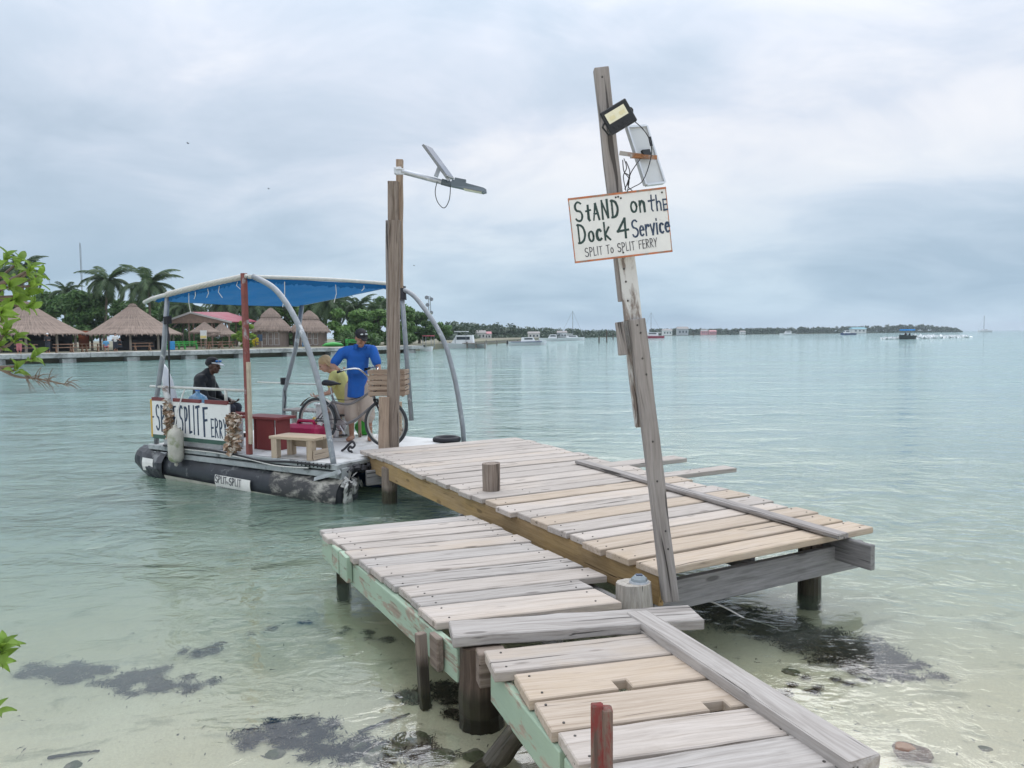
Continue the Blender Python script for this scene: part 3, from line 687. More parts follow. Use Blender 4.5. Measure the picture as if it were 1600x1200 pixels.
mb = MB(); mb.box(q_(622,267), (.10,.09,.09)); mb.bar(q_(618,264,-.06), q_(632,264,-.06), .01,.018); mb.bar(q_(618,272,-.06), q_(632,272,-.06), .01,.018); mb.build('clamp', 'alu', lt, bevel=.006)
dv = (q_(760,298)-q_(692,285)).normalized()
mb = MB(); mb.tube([q_(690,284), q_(705,288)], [.042,.042], 10); mb.build('collar', 'lamp_grey', lt)
hd = thing('lamp_head', None, None); hd.parent = lt; hd.location = q_(733,292); x = dv; y = Vector((0,1,0)); y = (y-x*y.dot(x)).normalized(); z = x.cross(y); hd.rotation_euler = Matrix((x, y, z)).transposed().to_euler()
bpy.data.objects.remove(hd)
hm = Matrix((x, y, z)).transposed(); hc = q_(733,292)
def hp(a, b_, c_): return hc + hm @ Vector((a, b_, c_))
mb = MB(); mb.add([hp(*v) for v in ((-.24,-.06,-.04),(.20,-.10,-.045),(.25,0,-.04),(.20,.10,-.045),(-.24,.06,-.04),(-.24,-.05,.05),(.19,-.07,.015),(.23,0,.012),(.19,.07,.015),(-.24,.05,.05))], [(4,3,2,1,0),(5,6,7,8,9),(0,1,6,5),(1,2,7,6),(2,3,8,7),(3,4,9,8),(4,0,5,9)])
mb.box(hp(-.13,0,.06), (.15,.09,.04), hm); mb.build('lamp_head', 'lamp_grey', lt)
MB().box(hp(.06,0,-.047), (.24,.14,.008), hm).build('lens', 'led_cream', lt)
a, b = q_(667,229), q_(703,278); nx = (b-a).normalized(); ny = Vector((.25,1,0)).normalized(); ny = (ny-nx*ny.dot(nx)).normalized(); nz = nx.cross(ny); pm = Matrix((nx, ny, nz)).transposed(); L = (b-a).length
MB().box((a+b)/2, (L,.42,.03), pm).build('solar_panel_frame', 'panel_edge', lt)
MB().box((a+b)/2 + nz*(.0165 if nz.z > 0 else -.0165), (L-.03,.39,.004), pm).build('solar_cells', 'solar_cell', lt)
mb = MB(); mb.bar(q_(681,276), q_(688,258), .05,.05); mb.bar(q_(669,236,-.05), q_(702,282,-.05), .03,.045); mb.build('panel_stand', 'galv', lt)
cable(lt, [q_(683,284,-.05), q_(680,300,-.06), q_(684,316,-.06), q_(694,325,-.06), q_(702,312,-.06), q_(704,290,-.05)], .006)
# ------------------------------------------------------------------ ferry: pontoon boat
BO = Vector((-2.19,9.45,0)); BX = Vector((.85,-.527,0)).normalized(); BY = Vector((.527,.85,0)).normalized(); BANG = math.atan2(BX.y, BX.x); BZ = .47
def bw(x, y, z=0.0): return BO + BX*x + BY*y + Vector((0,0,z))
def bl(w): d_ = Vector(w)-BO; return Vector((d_.dot(BX), d_.dot(BY), d_.z))
def bd(u, v, z=BZ): return bl(at(u, v, z=z))               # photo pixel on the boat's deck -> boat coordinates
def by(u, v, yl):                                           # photo pixel on the lengthwise plane y = yl -> boat coordinates
    d_ = FW + RT*((u-800)/FPX) + UP*((600-v)/FPX); c0 = Vector((0,0,CAM_H)); t = ((BO-c0).dot(BY)+yl)/d_.dot(BY); return bl(c0+d_*t)
pmat('white_tube', (.52,.52,.49), .5, .12, 14, col2=(.45,.43,.38), thr=(.55,.68), sc2=9)
pmat('grey_pipe', (.26,.28,.30), .4, .15, 9, metal=.25, col2=(.52,.53,.54), thr=(.60,.66), sc2=6)
pmat('blue_tarp', (.004,.115,.30), .6, .12, 5, bump=.3)
_t = M['blue_tarp'].node_tree; _b = [n for n in _t.nodes if n.type == 'BSDF_PRINCIPLED'][0]; _o = [n for n in _t.nodes if n.type == 'OUTPUT_MATERIAL'][0]; _tr = _t.nodes.new('ShaderNodeBsdfTranslucent'); _tr.inputs[0].default_value = (.004,.12,.32,1); _m = _t.nodes.new('ShaderNodeMixShader'); _m.inputs[0].default_value = .35
_t.links.new(_b.outputs[0], _m.inputs[1]); _t.links.new(_tr.outputs[0], _m.inputs[2]); _t.links.new(_m.outputs[0], _o.inputs[0])
pmat('black_hull', (.022,.025,.030), .38, .35, 5, col2=(.16,.17,.17), thr=(.56,.66), sc2=3.5, bump=.4)
pmat('hull_flaked', (.035,.035,.035), .5, .3, 6, col2=(.36,.345,.30), thr=(.50,.66), sc2=7, bump=.6, stretch=(.5,1,1))
pmat('hull_end', (.42,.42,.40), .5, .3, 8, col2=(.03,.03,.03), thr=(.52,.58), sc2=7, bump=.6)
pmat('blue_barrel', (.015,.04,.11), .4, .2); pmat('deck_white', (.60,.60,.59), .6, .08, 5, col2=(.36,.35,.33), thr=(.56,.70), sc2=3)
pmat('rim_alu', (.36,.38,.38), .45, .15, 6, metal=.3, col2=(.12,.13,.13), thr=(.54,.66), sc2=5); pmat('rim_dark', (.03,.035,.035), .5)
pmat('boat_panel', (.70,.70,.68), .55, .05, 4, col2=(.45,.42,.38), thr=(.62,.74), sc2=5); pmat('maroon', (.16,.035,.035), .5, .15, 8); pmat('green_band', (.045,.10,.075), .55, .15); pmat('yellow_edge', (.55,.34,.06), .55)
pmat('bark', (.26,.17,.11), .85, .5, 30, col2=(.60,.54,.46), thr=(.50,.60), sc2=14, bump=.5)
pmat('pole_red', (.20,.055,.045), .5, .2, 9, col2=(.32,.30,.30), thr=(.60,.68)); pmat('pole_tan', (.42,.36,.27), .6, .15, 9)
pmat('rope_white', (.60,.59,.55), .8, .15, 40); pmat('rope_dark', (.03,.03,.035), .7)
pmat('fender_mat', (.46,.44,.38), .6, .15, 8, col2=(.22,.25,.14), thr=(.52,.66), sc2=5)
pmat('pale_plastic', (.66,.68,.70), .4, .06); pmat('jug_blue', (.22,.42,.62), .15, .05, **{'Transmission Weight': .45}); pmat('jug_cap', (.04,.16,.50), .4)
pmat('magenta', (.36,.015,.075), .45, .15, 8); pmat('yellow_plastic', (.70,.45,.02), .4); pmat('green_plastic', (.06,.42,.05), .4); pmat('white_plastic', (.62,.63,.62), .4)
pmat('banner', (.68,.67,.63), .6, .08, 9, col2=(.12,.12,.12), thr=(.64,.70), sc2=18)
boat = thing('ferry_boat', 'small pontoon ferry with a blue canopy and white painted side panel moored at the dock', 'boat', BO, BANG)
def bpart(mb, name, mat, parent=None, **kw): return mb.build(name, mat, parent or boat, **kw)
BLn, BWd = 3.74, 2.45
bpart(MB().prism([(0,0),(0,BWd),(-BLn,BWd),(-BLn,0)], BZ-.05, BZ), 'deck', 'deck_white')
# rim: two aluminium channels with a dark gap
mb = MB(); mb.box((-BLn/2+.01,-.032,BZ-.035), (BLn+.12,.06,.075)); mb.box((-BLn/2+.01,-.028,BZ-.135), (BLn+.10,.05,.075)); bpart(mb, 'rub_rail', 'rim_alu', bevel=.008)
mb = MB(); mb.box((-BLn/2,.0,BZ-.10), (BLn,.03,.12)); mb.box((.0,BWd/2,BZ-.11), (.04,BWd-.1,.115)); bpart(mb, 'side_skirt', 'rim_dark')
mb = MB(); mb.box((.03,BWd/2,BZ-.03), (.05,BWd,.055)); bpart(mb, 'bow_rail', 'rim_alu', bevel=.006)
mb = MB(); [mb.box((-.05-.07*i,-.068,BZ-.03), (.012,.012,.055)) for i in range(9)]; bpart(mb, 'grating', 'rim_dark')
# pontoons
def pontoon(y, mat, x0, x1, r, z, name, seed):
    rr = random.Random(seed); k = 26; pts = []; rs = []
    for i in range(k+1):
        t = i/k; x = x0+(x1-x0)*t; e = 1.0
        if t < .10: e = .30+.70*math.sin(t/.10*PI/2)
        if t > .94: e = .70+.30*math.cos((t-.94)/.06*PI/2)
        pts.append((x, y+rr.uniform(-.006,.006), z + .11*(1-t) + (.08*(1-t/.10)**1.5 if t < .10 else 0))); rs.append(r*e*rr.uniform(.955,1.03))
    mb = MB(); mb.tube(pts, rs, 20); return bpart(mb, name, mat, smooth=True)
np_ = pontoon(.10, 'black_hull', -4.02, .10, .232, .05, 'pontoon', 1)
tag(np_, 'black tarpaulin covered near pontoon with flaking end')
fp_ = pontoon(BWd-.30, 'blue_barrel', -3.9, -.05, .25, .05, 'pontoon', 2); mp_ = pontoon(1.15, 'blue_barrel', -3.6, -.10, .25, .05, 'pontoon', 3)
# flaking skin around the near end, torn flaps
mb = MB(); R_ = .252; rows = []
for i in range(9):
    x = -1.05 + 1.17*i/8
    rows.append([(x + (random.uniform(-.06,.06) if i == 0 else 0), .10+R_*math.cos(a)*random.uniform(.99,1.03), .05-.026*x+R_*math.sin(a)*random.uniform(.99,1.03)) for a in [math.radians(80+18*j) for j in range(12)]])
mb.sheet(rows); bpart(mb, 'flaking_skin', 'hull_flaked', np_, smooth=True)
mb = MB()
for k in range(9):
    a = random.uniform(-.2,3.4); c_ = Vector((.08+random.uniform(-.05,.07), .10+.22*math.cos(a), .08+.24*math.sin(a))); s_ = random.uniform(.07,.16)
    d1 = Vector((random.uniform(.2,1),random.uniform(-.7,.2),random.uniform(-.6,.9))).normalized()*s_; d2 = Vector((random.uniform(-.4,.6),random.uniform(-1,.1),random.uniform(-.9,.4))).normalized()*s_*.8
    mb.add([c_, c_+d1*.6+d2*.1, c_+d1, c_+d1*.7+d2*.8, c_+d2], [(0,1,2,3,4)]); mb.add([v+Vector((.004,.006,.004)) for v in (c_, c_+d1*.6+d2*.1, c_+d1, c_+d1*.7+d2*.8, c_+d2)], [(4,3,2,1,0)])
mb.ell((.16,.02,.06), (.035,.09,.22), 10, 8, Euler((.2,.25,.1))); mb.ell((.13,.18,.16), (.04,.10,.08), 10, 8, Euler((.4,.1,.6)))
bpart(mb, 'torn_flap', 'hull_end', np_, jit=.012)
mb = MB()                                                    # crumpled tarp at the stern
rows = []
for i in range(10):
    x = -4.08+.75*i/9
    rows.append([(x, .10+(.20+.075*min(1,i/4))*math.cos(a)*random.uniform(.94,1.08), .145+.10*(1-min(1,i/5))+(.18+.085*min(1,i/4))*math.sin(a)*random.uniform(.94,1.08)) for a in [math.radians(60+20*j) for j in range(12)]])
mb.sheet(rows); bpart(mb, 'tarpaulin', 'black_hull', np_)
mb = MB(); rows = [[(x, .10+.258*math.cos(a), .05-.026*x+.258*math.sin(a)) for a in [math.radians(q) for q in (196,204,212)]] for x in (-3.3,-2.4,-1.5,-.95)]; mb.sheet(rows); bpart(mb, 'keel_strip', 'fender_mat', np_, smooth=True)
def wrapx(mb_, R2, yc=.10, zc=.05):      # wrap flat lettering (x along hull, y up) round the pontoon
    mb_.v = [(x, yc+(R2+z)*math.cos(math.radians(180)+-y/R2), zc-.026*x+(R2+z)*math.sin(math.radians(180)-y/R2)) for x, y, z in mb_.v]; return mb_
mb = MB(); mb.sheet([[( -2.14+.72*i/8, -.14+.21*j/5, 0) for j in range(6)] for i in range(9)]); bn = bpart(wrapx(mb, .262), 'banner', 'banner', np_, smooth=True)
random.seed(5); mb = MB(); xx = strokes(mb, 'SPLIT', -2.12, -.035, .095, .013, 1.0, sqx=.85); strokes(mb, 'to', xx-.01, -.03, .045, .007, 1.0); strokes(mb, 'SPLIT', xx+.05, -.040, .095, .013, 1.0, sqx=.85)
for i in range(14): mb.add([(-2.1+.045*i, -.10, .0002), (-2.07+.045*i, -.10, .0002), (-2.07+.045*i, -.09, .0002), (-2.1+.045*i, -.09, .0002)], [(0,1,2,3)])
bpart(wrapx(mb, .2695), 'lettering', 'black_ink', np_)
mb = MB(); mb.sheet([[(-3.78+.26*i/3, -.10+.19*j/3, 0) for j in range(4)] for i in range(4)]); bpart(wrapx(mb, .280, .10, .10), 'patch', 'banner', np_)
# side panel with the ferry name
pan = bpart(MB().prism([(-3.72,-.02),(-1.97,-.02),(-1.97,.0),(-3.72,.0)], .62, 1.13), 'side_panel', 'boat_panel')
bpart(MB().box((-2.85,-.0115,.592), (1.76,.018,.06)), 'green_band', 'green_band', pan)
bpart(MB().box((-3.742,-.0115,.86), (.04,.019,.56)), 'yellow_edge', 'yellow_edge', pan)
mb = MB(); mb.box((-3.55,-.01,1.15), (.34,.03,.05)); mb.box((-2.90,-.01,1.152), (.62,.03,.05)); mb.box((-2.25,-.01,1.152), (.48,.03,.055)); bpart(mb, 'top_trim', 'maroon', pan)
def upright(mb_, yv): mb_.v = [(x, yv - z, y) for x, y, z in mb_.v]; return mb_
random.seed(9); mb = MB(); strokes(mb, '-', -3.71, .80, .18, .030, 1, sqx=.4); strokes(mb, 'SPLIT', -3.63, .685, .38, .036, 1.0, sqx=.36); strokes(mb, 'o', -3.20, .79, .17, .026, 1, sqx=.7)
strokes(mb, 'SPLIT', -3.07, .69, .38, .038, 1.0, sqx=.33, rise=-.01); strokes(mb, 'F', -2.53, .67, .40, .046, 1, sqx=.44); strokes(mb, 'ERRY', -2.365, .665, .245, .026, 1.0, sqx=.50)
bpart(upright(mb, -.0215), 'lettering', 'navy_paint', pan)
# rails
mb = MB(); mb.tube([(-3.80,.02,1.33),(-1.60,.02,1.33)], .020, 8); mb.tube([(-2.08,.02,1.13),(-2.08,.02,1.33)], .022, 8); bpart(mb, 'hand_rail', 'white_tube', smooth=True)
mb = MB(); mb.tube([(-4.3,BWd-.03,1.24),(-.95,BWd-.03,1.24)], .014, 8); bpart(mb, 'hand_rail', 'white_tube', smooth=True)
# encrusted posts
def crust(x, y, z0, z1, rad, n, seed):
    rr = random.Random(seed); mb = MB(); mb.tube([(x,y,BZ),(x,y,z1)], .03, 8)
    for k in range(n):
        a = rr.uniform(PI, 2*PI) if rr.random() < .8 else rr.uniform(0,PI); z = rr.uniform(z0, z1); r_ = rr.uniform(.3,1)*rad; s_ = rr.uniform(.035,.09)
        mb.box((x+math.cos(a)*r_, y+math.sin(a)*r_*.7, z), (s_*1.6,s_,s_*.32), Euler((rr.uniform(-.8,.8), rr.uniform(-.9,.9), rr.uniform(0,3))), taper=.5)
    return bpart(mb, 'husk_covered_post', 'bark', jit=.008)
crust(-3.27,-.055,.60,1.14,.045,80,3); crust(-1.86,-.04,.50,1.0,.10,100,4)
bpart(MB().tube([(-3.25,-.05,1.0),(-3.30,-.045,1.2),(-3.36,-.04,1.34)], .045, 10), 'driftwood', 'white_flaked', smooth=True)
# canopy posts and arches
T0 = by(391,430,0.0); T0 = Vector((-1.52,.0,2.86)); T1 = Vector((-3.62,.0,2.63)); T2 = Vector((-1.02,BWd,2.86)); T3 = Vector((-3.25,BWd,2.60))
mb = MB(); mb.box((-1.60,-.005,(BZ+2.9)/2), (.065,.065,2.9-BZ)); bpart(mb, 'canopy_post', 'pole_red', bevel=.004)
mb = MB(); mb.box((-1.535,-.03,1.17), (.05,.035,1.10)); bpart(mb, 'post_splint', 'pole_tan')
def pipe(pts, r, mat='grey_pipe', name='canopy_post', n=10): mb = MB(); mb.tube(pts, r, n); return bpart(mb, name, mat, smooth=True)
pipe([by(262,457,.03), (-3.45,.03,1.9), by(244,625,.03), (-3.72,.03,BZ)], .036)
pipe([by(472,476,BWd-.05), by(462,545,BWd-.05), by(445,610,BWd-.05), (by(443,655,BWd-.05).x, BWd-.05, BZ)], .038)
pipe([by(627,446,BWd), by(634,540,BWd), by(643,657,BWd)], .038)
def spline(pts, k=6):
    P_ = [Vector(p_) for p_ in pts]; Q = []
    for i in range(len(P_)-1):
        a0 = P_[max(i-1,0)]; a1 = P_[i]; a2 = P_[i+1]; a3 = P_[min(i+2,len(P_)-1)]
        for j in range(k):
            t = j/k; Q.append(.5*((2*a1)+(a2-a0)*t+(2*a0-5*a1+4*a2-a3)*t*t+(3*a1-a0-3*a2+a3)*t**3))
    return Q+[P_[-1]]
pipe(spline([by(u, v, 0) for u, v in ((396,432),(430,452),(460,495),(485,555),(505,630))] + [(-.04,.0,BZ-.03)]), .037, name='arched_pipe', n=12)
pipe(spline([by(u, v, BWd) for u, v in ((630,452),(652,468),(690,525),(710,590),(722,660))] + [(.20,BWd,BZ-.02)]), .036, name='arched_pipe', n=12)
# canopy
def can_pt(s_, t_, sag=True):     # s along the boat 0 bow..1 stern, t across 0 near..1 far
    a_ = T0*(1-s_)+T1*s_; b_ = T2*(1-s_)+T3*s_; p_ = a_*(1-t_)+b_*t_
    if sag: p_ = p_ + Vector((0,0, -.02*math.sin(PI*t_) - .03*math.sin(PI*s_)*abs(math.sin(3*PI*t_)) - .035))
    return p_
tarp = bpart(MB().sheet([[can_pt(.015+.97*i/16, .015+.97*j/16) for j in range(17)] for i in range(17)]), 'canopy', 'blue_tarp', smooth=True)
mb = MB(); mb.tube([can_pt(i/12,0,False)+Vector((-.03,0,-.015*math.sin(PI*i/12)*-1)) for i in range(13)]+[T1+Vector((-.22,0,-.05))], .030, 10)
mb.tube([can_pt(0,j/12,False)+Vector((0,0,.02*math.sin(PI*j/12)-.01)) for j in range(13)], .028, 10)
mb.tube([can_pt(i/12,1,False) for i in range(13)], .034, 8); mb.tube([can_pt(1,j/12,False)+Vector((0,0,.0)) for j in range(13)], .034, 8)
mb.build('edge_pipe', 'white_tube', tarp, smooth=True)
mb = MB(); rr_ = random.Random(8)
for (f0, nn_) in ((lambda t: can_pt(t,.012), 46), (lambda t: can_pt(.012,t), 46)):
    for i in range(nn_):
        a0_, a1_ = f0(i/nn_), f0((i+1)/nn_); h0, h1 = rr_.uniform(.01,.055), rr_.uniform(.01,.055); mb.add([a0_+Vector((0,0,.04)), a1_+Vector((0,0,.04)), a1_-Vector((0,0,h1)), a0_-Vector((0,0,h0))], [(0,1,2,3)])
mb.build('ragged_hem', 'blue_tarp', tarp)
mb = MB()                                                    # lashing round the near edge pipe
pts = []
for i in range(420):
    t = i/420*.80+.03; a = i*.62*1.5; c_ = can_pt(t,0,False)+Vector((-.03,0,.015*math.sin(PI*t))); pts.append(c_+Vector((0,math.cos(a)*.036,math.sin(a)*.036)))
mb.tube(pts, .008, 4); mb.build('lashing', 'rope_white', tarp)
mb = MB()
for s_, L_ in ((.12,.10),(.30,.16),(.42,.12),(.55,.10),(.62,.28)):
    c_ = can_pt(s_,.01); mb.tube([c_, c_+Vector((random.uniform(-.03,.03),0,-L_*.5)), c_+Vector((random.uniform(-.06,.06),0,-L_))], .006, 4)
for t_, L_ in ((.22,.35),(.55,.26),(.75,.08)):
    c_ = can_pt(.01,t_); mb.tube([c_, c_+Vector((0,random.uniform(-.03,.03),-L_*.5)), c_+Vector((0,random.uniform(-.10,-.02),-L_))], .007, 4)
mb.build('loose_cord', 'rope_white', tarp)
mb = MB(); p0 = by(262,505,.03)
for k in range(7): mb.tube([p0+Vector((.05*math.cos(a),.05*math.sin(a),.016*k+.01*math.sin(a))) for a in [2*PI*i/10 for i in range(10)]], .010, 5, closed=True)
mb.tube([p0+Vector((.05,-.03,0)), p0+Vector((.07,-.05,-.5)), p0+Vector((.06,-.05,-1.1))], .010, 5); mb.tube([p0+Vector((.03,-.04,.1)), p0+Vector((.10,-.05,-.2)), p0+Vector((.09,-.06,-.7))], .008, 5)
bpart(mb, 'dark_lashing', 'rope_dark')
mb = MB(); p0 = by(444,600,BWd-.05)
for k in range(6): mb.tube([p0+Vector((.055*math.cos(a),.055*math.sin(a),.02*k)) for a in [2*PI*i/10 for i in range(10)]], .012, 5, closed=True)
mb.tube([p0, p0+Vector((.08,-.05,-.25)), p0+Vector((.03,-.05,-.5))], .010, 5); bpart(mb, 'dark_lashing', 'rope_dark')
p0 = by(629,452,BWd); mb = MB(); mb.tube([p0+Vector((0,0,.05)), p0-Vector((-.01,0,.16))], .055, 10); bpart(mb, 'dark_lashing', 'rope_dark', jit=.01)
mb = MB()                                                    # hose along the rim and mooring line
mb.tube(spline([(-3.4,-.07,BZ+.01),(-2.6,-.075,BZ+.02),(-1.9,-.08,BZ+.0),(-1.3,-.085,BZ-.05),(-.7,-.085,BZ-.02),(-.1,-.08,BZ-.03)]), .014, 6); bpart(mb, 'hose', 'cable', smooth=True)
mb = MB(); mb.tube(spline([(-3.3,-.07,BZ-.02),(-2.3,-.078,BZ-.01),(-1.6,-.088,BZ-.04),(-1.0,-.088,BZ-.09),(-.4,-.088,BZ-.07)]), .009, 6); bpart(mb, 'rope', 'rope_white', smooth=True)
mb = MB(); c_ = bd(546,707); mb.tube(spline([c_+Vector(v) for v in ((-.16,.02,.01),(-.08,.0,.05),(.0,.02,.13),(.07,.0,.15),(.12,-.02,.11),(.07,-.02,.07),(.0,.02,.08),(-.05,.03,.04),(-.02,.03,.01),(.04,.0,.012),(.10,.0,-.10),(.12,.05,-.18),(.16,.2,-.14),(.2,.32,-.1))]), .016, 6); bpart(mb, 'mooring_line', 'rope_dark', smooth=True)
mb = MB(); [mb.ell((.07,.15+.13*i,BZ-.10+.02*math.sin(i*2.1)), (.05,.08,.05), 8, 6) for i in range(9)]; bpart(mb, 'rope_fendering', 'rope_dark', jit=.012)
mb = MB(); mb.box((.04,.06,BZ-.14), (.10,.12,.18)); mb.bar((-.3,-.06,BZ-.2), (.1,-.06,BZ-.08), .05,.05); bpart(mb, 'bow_bracket', 'rim_alu', jit=.012)

# ------------------------------------------------------------------ things aboard (top-level)
def bthing(name, label, cat, p_, rz=0.0, group=None): return thing(name, label, cat, bw(p_[0], p_[1], p_[2]), BANG+rz, group)
# hanging fender
fd = bthing('boat_fender', 'greenish white sausage fender hanging over the side of the ferry', 'fender', (-2.98,-.16,.27))
MB().lathe([(.03,0),(.07,.015),(.10,.05),(.108,.10),(.108,.40),(.10,.45),(.07,.485),(.03,.50),(.03,.54)], n=14).build('body', 'fender_mat', fd, smooth=True)
MB().tube([(0,0,.54),(.0,.05,.75),(.01,.14,.98),(.0,.19,1.06)], .010, 6).build('rope', 'rope_white', fd)
MB().ell((0,0,-.02), (.03,.03,.035), 8, 6).build('end_cap', 'fender_mat', fd)
# white upright board at the stern
wb = bthing('paddle_board', 'white rounded board standing upright at the stern of the ferry', 'board', (-3.52,.20,BZ)); 
mb = MB(); rows = []
prof = [(0,.06),(.3,.09),(.7,.10),(.95,.085),(1.12,.06),(1.2,.02)]
mb.tube([(-.22*(z/1.2)**2+.02*math.sin(z*3),0,z) for z, r in prof], [r for z, r in prof], 12, sq=.45); mb.build('board', 'pale_plastic', wb, smooth=True)
# water jug
jg = bthing('water_jug', 'blue plastic water jug behind the panel of the ferry', 'jug', (-2.97,.22,.90))
MB().lathe([(.10,0),(.135,.03),(.14,.10),(.13,.12),(.14,.14),(.14,.24),(.12,.29),(.06,.33),(.03,.35),(.03,.38)], n=18).build('body', 'jug_blue', jg, smooth=True)
MB().lathe([(.034,.375),(.036,.42),(.0,.425)], n=12).build('cap', 'jug_cap', jg)
sh = bthing('storage_locker', 'white storage locker behind the painted panel of the ferry', 'locker', (-2.95,.27,BZ)); MB().box((0,0,.215), (1.3,.42,.43)).build('body', 'white_plastic', sh, bevel=.012)
# low pine bench
c0 = bd(462,716); bn = bthing('pine_bench', 'low bench of raw pine boards at the front corner of the ferry deck', 'bench', (c0.x,c0.y+.10,BZ), .12)
W_, D_, H_ = .74, .40, .27
def bpl(parent, c_, size, mat, name, rot=None):
    o_ = MB().box((0,0,0), size).build(name, mat, parent, bevel=.004, jit=.0015); o_.location = c_
    if rot: o_.rotation_euler = rot
    return o_
bpl(bn, (0,-.10,H_), (W_,.19,.035), 'pine', 'seat_board'); bpl(bn, (0,.10,H_), (W_,.19,.035), 'pine', 'seat_board')
for sx in (-1,1):
    for sy in (-1,1): bpl(bn, (sx*(W_/2-.08), sy*(D_/2-.05), (H_-.02)/2), (H_-.02,.09,.09), 'pine', 'leg', (0,PI/2,0))
bpl(bn, (W_/2-.01,0,.07), (.38,.03,.12), 'pine', 'end_board', (0,0,PI/2)); bpl(bn, (0,D_/2-.03,.17), (W_-.16,.03,.12), 'pine', 'back_board')
# maroon table
c0 = bd(405,703); tb = bthing('maroon_table', 'dark red painted wooden table behind the pine bench on the ferry', 'table', (c0.x+.05,c0.y+.12,BZ), .05)
bpl(tb, (-.05,.06,.45), (.72,.36,.035), 'red_wood', 'top')
bpl(tb, (.04,-.08,.215), (.43,.34,.03), 'red_wood', 'front_board', (0,PI/2,PI/2)); bpl(tb, (-.18,.05,.215), (.43,.26,.03), 'red_wood', 'side_board', (0,PI/2,0)); bpl(tb, (.24,.05,.215), (.43,.26,.03), 'red_wood', 'side_board', (0,PI/2,0))
# stern bench where the captain sits
sb = bthing('stern_bench', 'dark bench the hooded boatman sits on at the back of the ferry', 'bench', (-3.35,.85,BZ)); bpl(sb, (0,0,.40), (.9,.42,.04), 'red_wood', 'seat_board'); bpl(sb, (-.3,0,.19), (.36,.05,.38), 'red_wood', 'leg', (0,0,PI/2)); bpl(sb, (.3,0,.19), (.36,.05,.38), 'red_wood', 'leg', (0,0,PI/2))
fb = bthing('grey_bench', 'grey slatted bench along the far rail of the ferry', 'bench', (-2.62,2.0,BZ)); bpl(fb, (0,-.09,.38), (.8,.15,.03), 'board_grey', 'seat_board'); bpl(fb, (0,.09,.38), (.8,.15,.03), 'board_grey', 'seat_board'); bpl(fb, (-.3,0,.18), (.36,.07,.07), 'board_grey', 'leg', (0,PI/2,0)); bpl(fb, (.3,0,.18), (.36,.07,.07), 'board_grey', 'leg', (0,PI/2,0))
wb2 = bthing('white_bin', 'white plastic tub standing by the far rail of the ferry', 'tub', (-1.98,1.98,BZ)); MB().box((0,0,.25), (.44,.36,.50), taper=1.08).build('body', 'white_plastic', wb2, bevel=.02); MB().box((0,0,.505), (.50,.42,.03)).build('rim', 'white_plastic', wb2, bevel=.008)
mb = MB(); mb.tube([(.02,-.2,.52),(.02,-.235,.40),(.03,-.235,.15)], .012, 6); mb.build('strap', 'navy_paint', wb2)
mg = bthing('magenta_canister', 'magenta plastic canister lying on the ferry deck', 'canister', (-1.75,1.18,BZ), .1)
mb = MB(); mb.box((0,0,.15), (.62,.30,.27)); mb.build('body', 'magenta', mg, bevel=.05, smooth=False); mb = MB(); mb.tube([(-.18,0,.27),(-.16,0,.33),(.12,0,.33),(.15,0,.27)], .025, 8); mb.build('handle', 'magenta', mg, smooth=True); MB().cyl((.24,0,.27), (.24,0,.32), .04, n=10).build('cap', 'white_plastic', mg)
yb = bthing('yellow_buoy', 'yellow plastic drum partly hidden by the rear bicycle wheel', 'drum', tuple(bd(489,684)+Vector((-.12,.28,0)))); MB().lathe([(.12,0),(.14,.02),(.14,.12),(.15,.13),(.14,.14),(.14,.26),(.10,.30)], n=14).build('body', 'yellow_plastic', yb, smooth=True)
mb = MB(); mb.tube([(.08*math.cos(a),0,.30+.07*math.sin(a)) for a in [PI*i/8 for i in range(9)]], .012, 6); mb.build('handle', 'yellow_plastic', yb)
gb = bthing('green_bag', 'bright green plastic bag on the deck between the bicycle wheels', 'bag', tuple(bd(564,681)+Vector((-.05,.1,0)))); MB().ell((0,0,.12), (.15,.10,.13), 12, 8).build('body', 'green_plastic', gb, smooth=True, jit=.012); MB().tube([(-.05,0,.22),(-.03,0,.32),(.03,0,.32),(.05,0,.22)], .010, 6).build('handle', 'green_plastic', gb)
bp_ = bthing('black_backpack', 'black backpack hanging at the far rail behind the bicycle', 'backpack', (-2.05,2.34,1.02))
mb = MB(); mb.ell((0,0,.16), (.13,.09,.20), 12, 8); mb.build('body', 'black_plastic', bp_, smooth=True); MB().tube([(-.05,-.08,.3),(-.06,-.12,.1),(-.05,-.08,0)], .015, 6).build('strap', 'black_plastic', bp_); MB().ell((0,-.085,.10), (.09,.03,.08), 10, 6).build('pocket', 'black_plastic', bp_, smooth=True)
_g = bd(598,686); rb = bthing('plank_gate', 'narrow upright boards behind the front bicycle wheel', 'gate', (_g.x,_g.y+.25,BZ)); bpl(rb, (-.14,0,.25), (.50,.16,.03), 'red_wood', 'board', (0,PI/2,PI/2)); bpl(rb, (.10,.02,.28), (.56,.12,.03), 'pine', 'board', (0,PI/2,PI/2)); bpl(rb, (-.02,.05,.12), (.5,.08,.03), 'board_grey', 'cross_board')
ty = bthing('tyre_fender', 'black tyre fender lying at the front corner of the ferry', 'tyre', (-.02,2.32,BZ+.045)); MB().tube([(.17*math.cos(a),.17*math.sin(a),-.02) for a in [2*PI*i/24 for i in range(24)]], .045, 8, closed=True).build('tyre', 'rope_dark', ty, smooth=True)
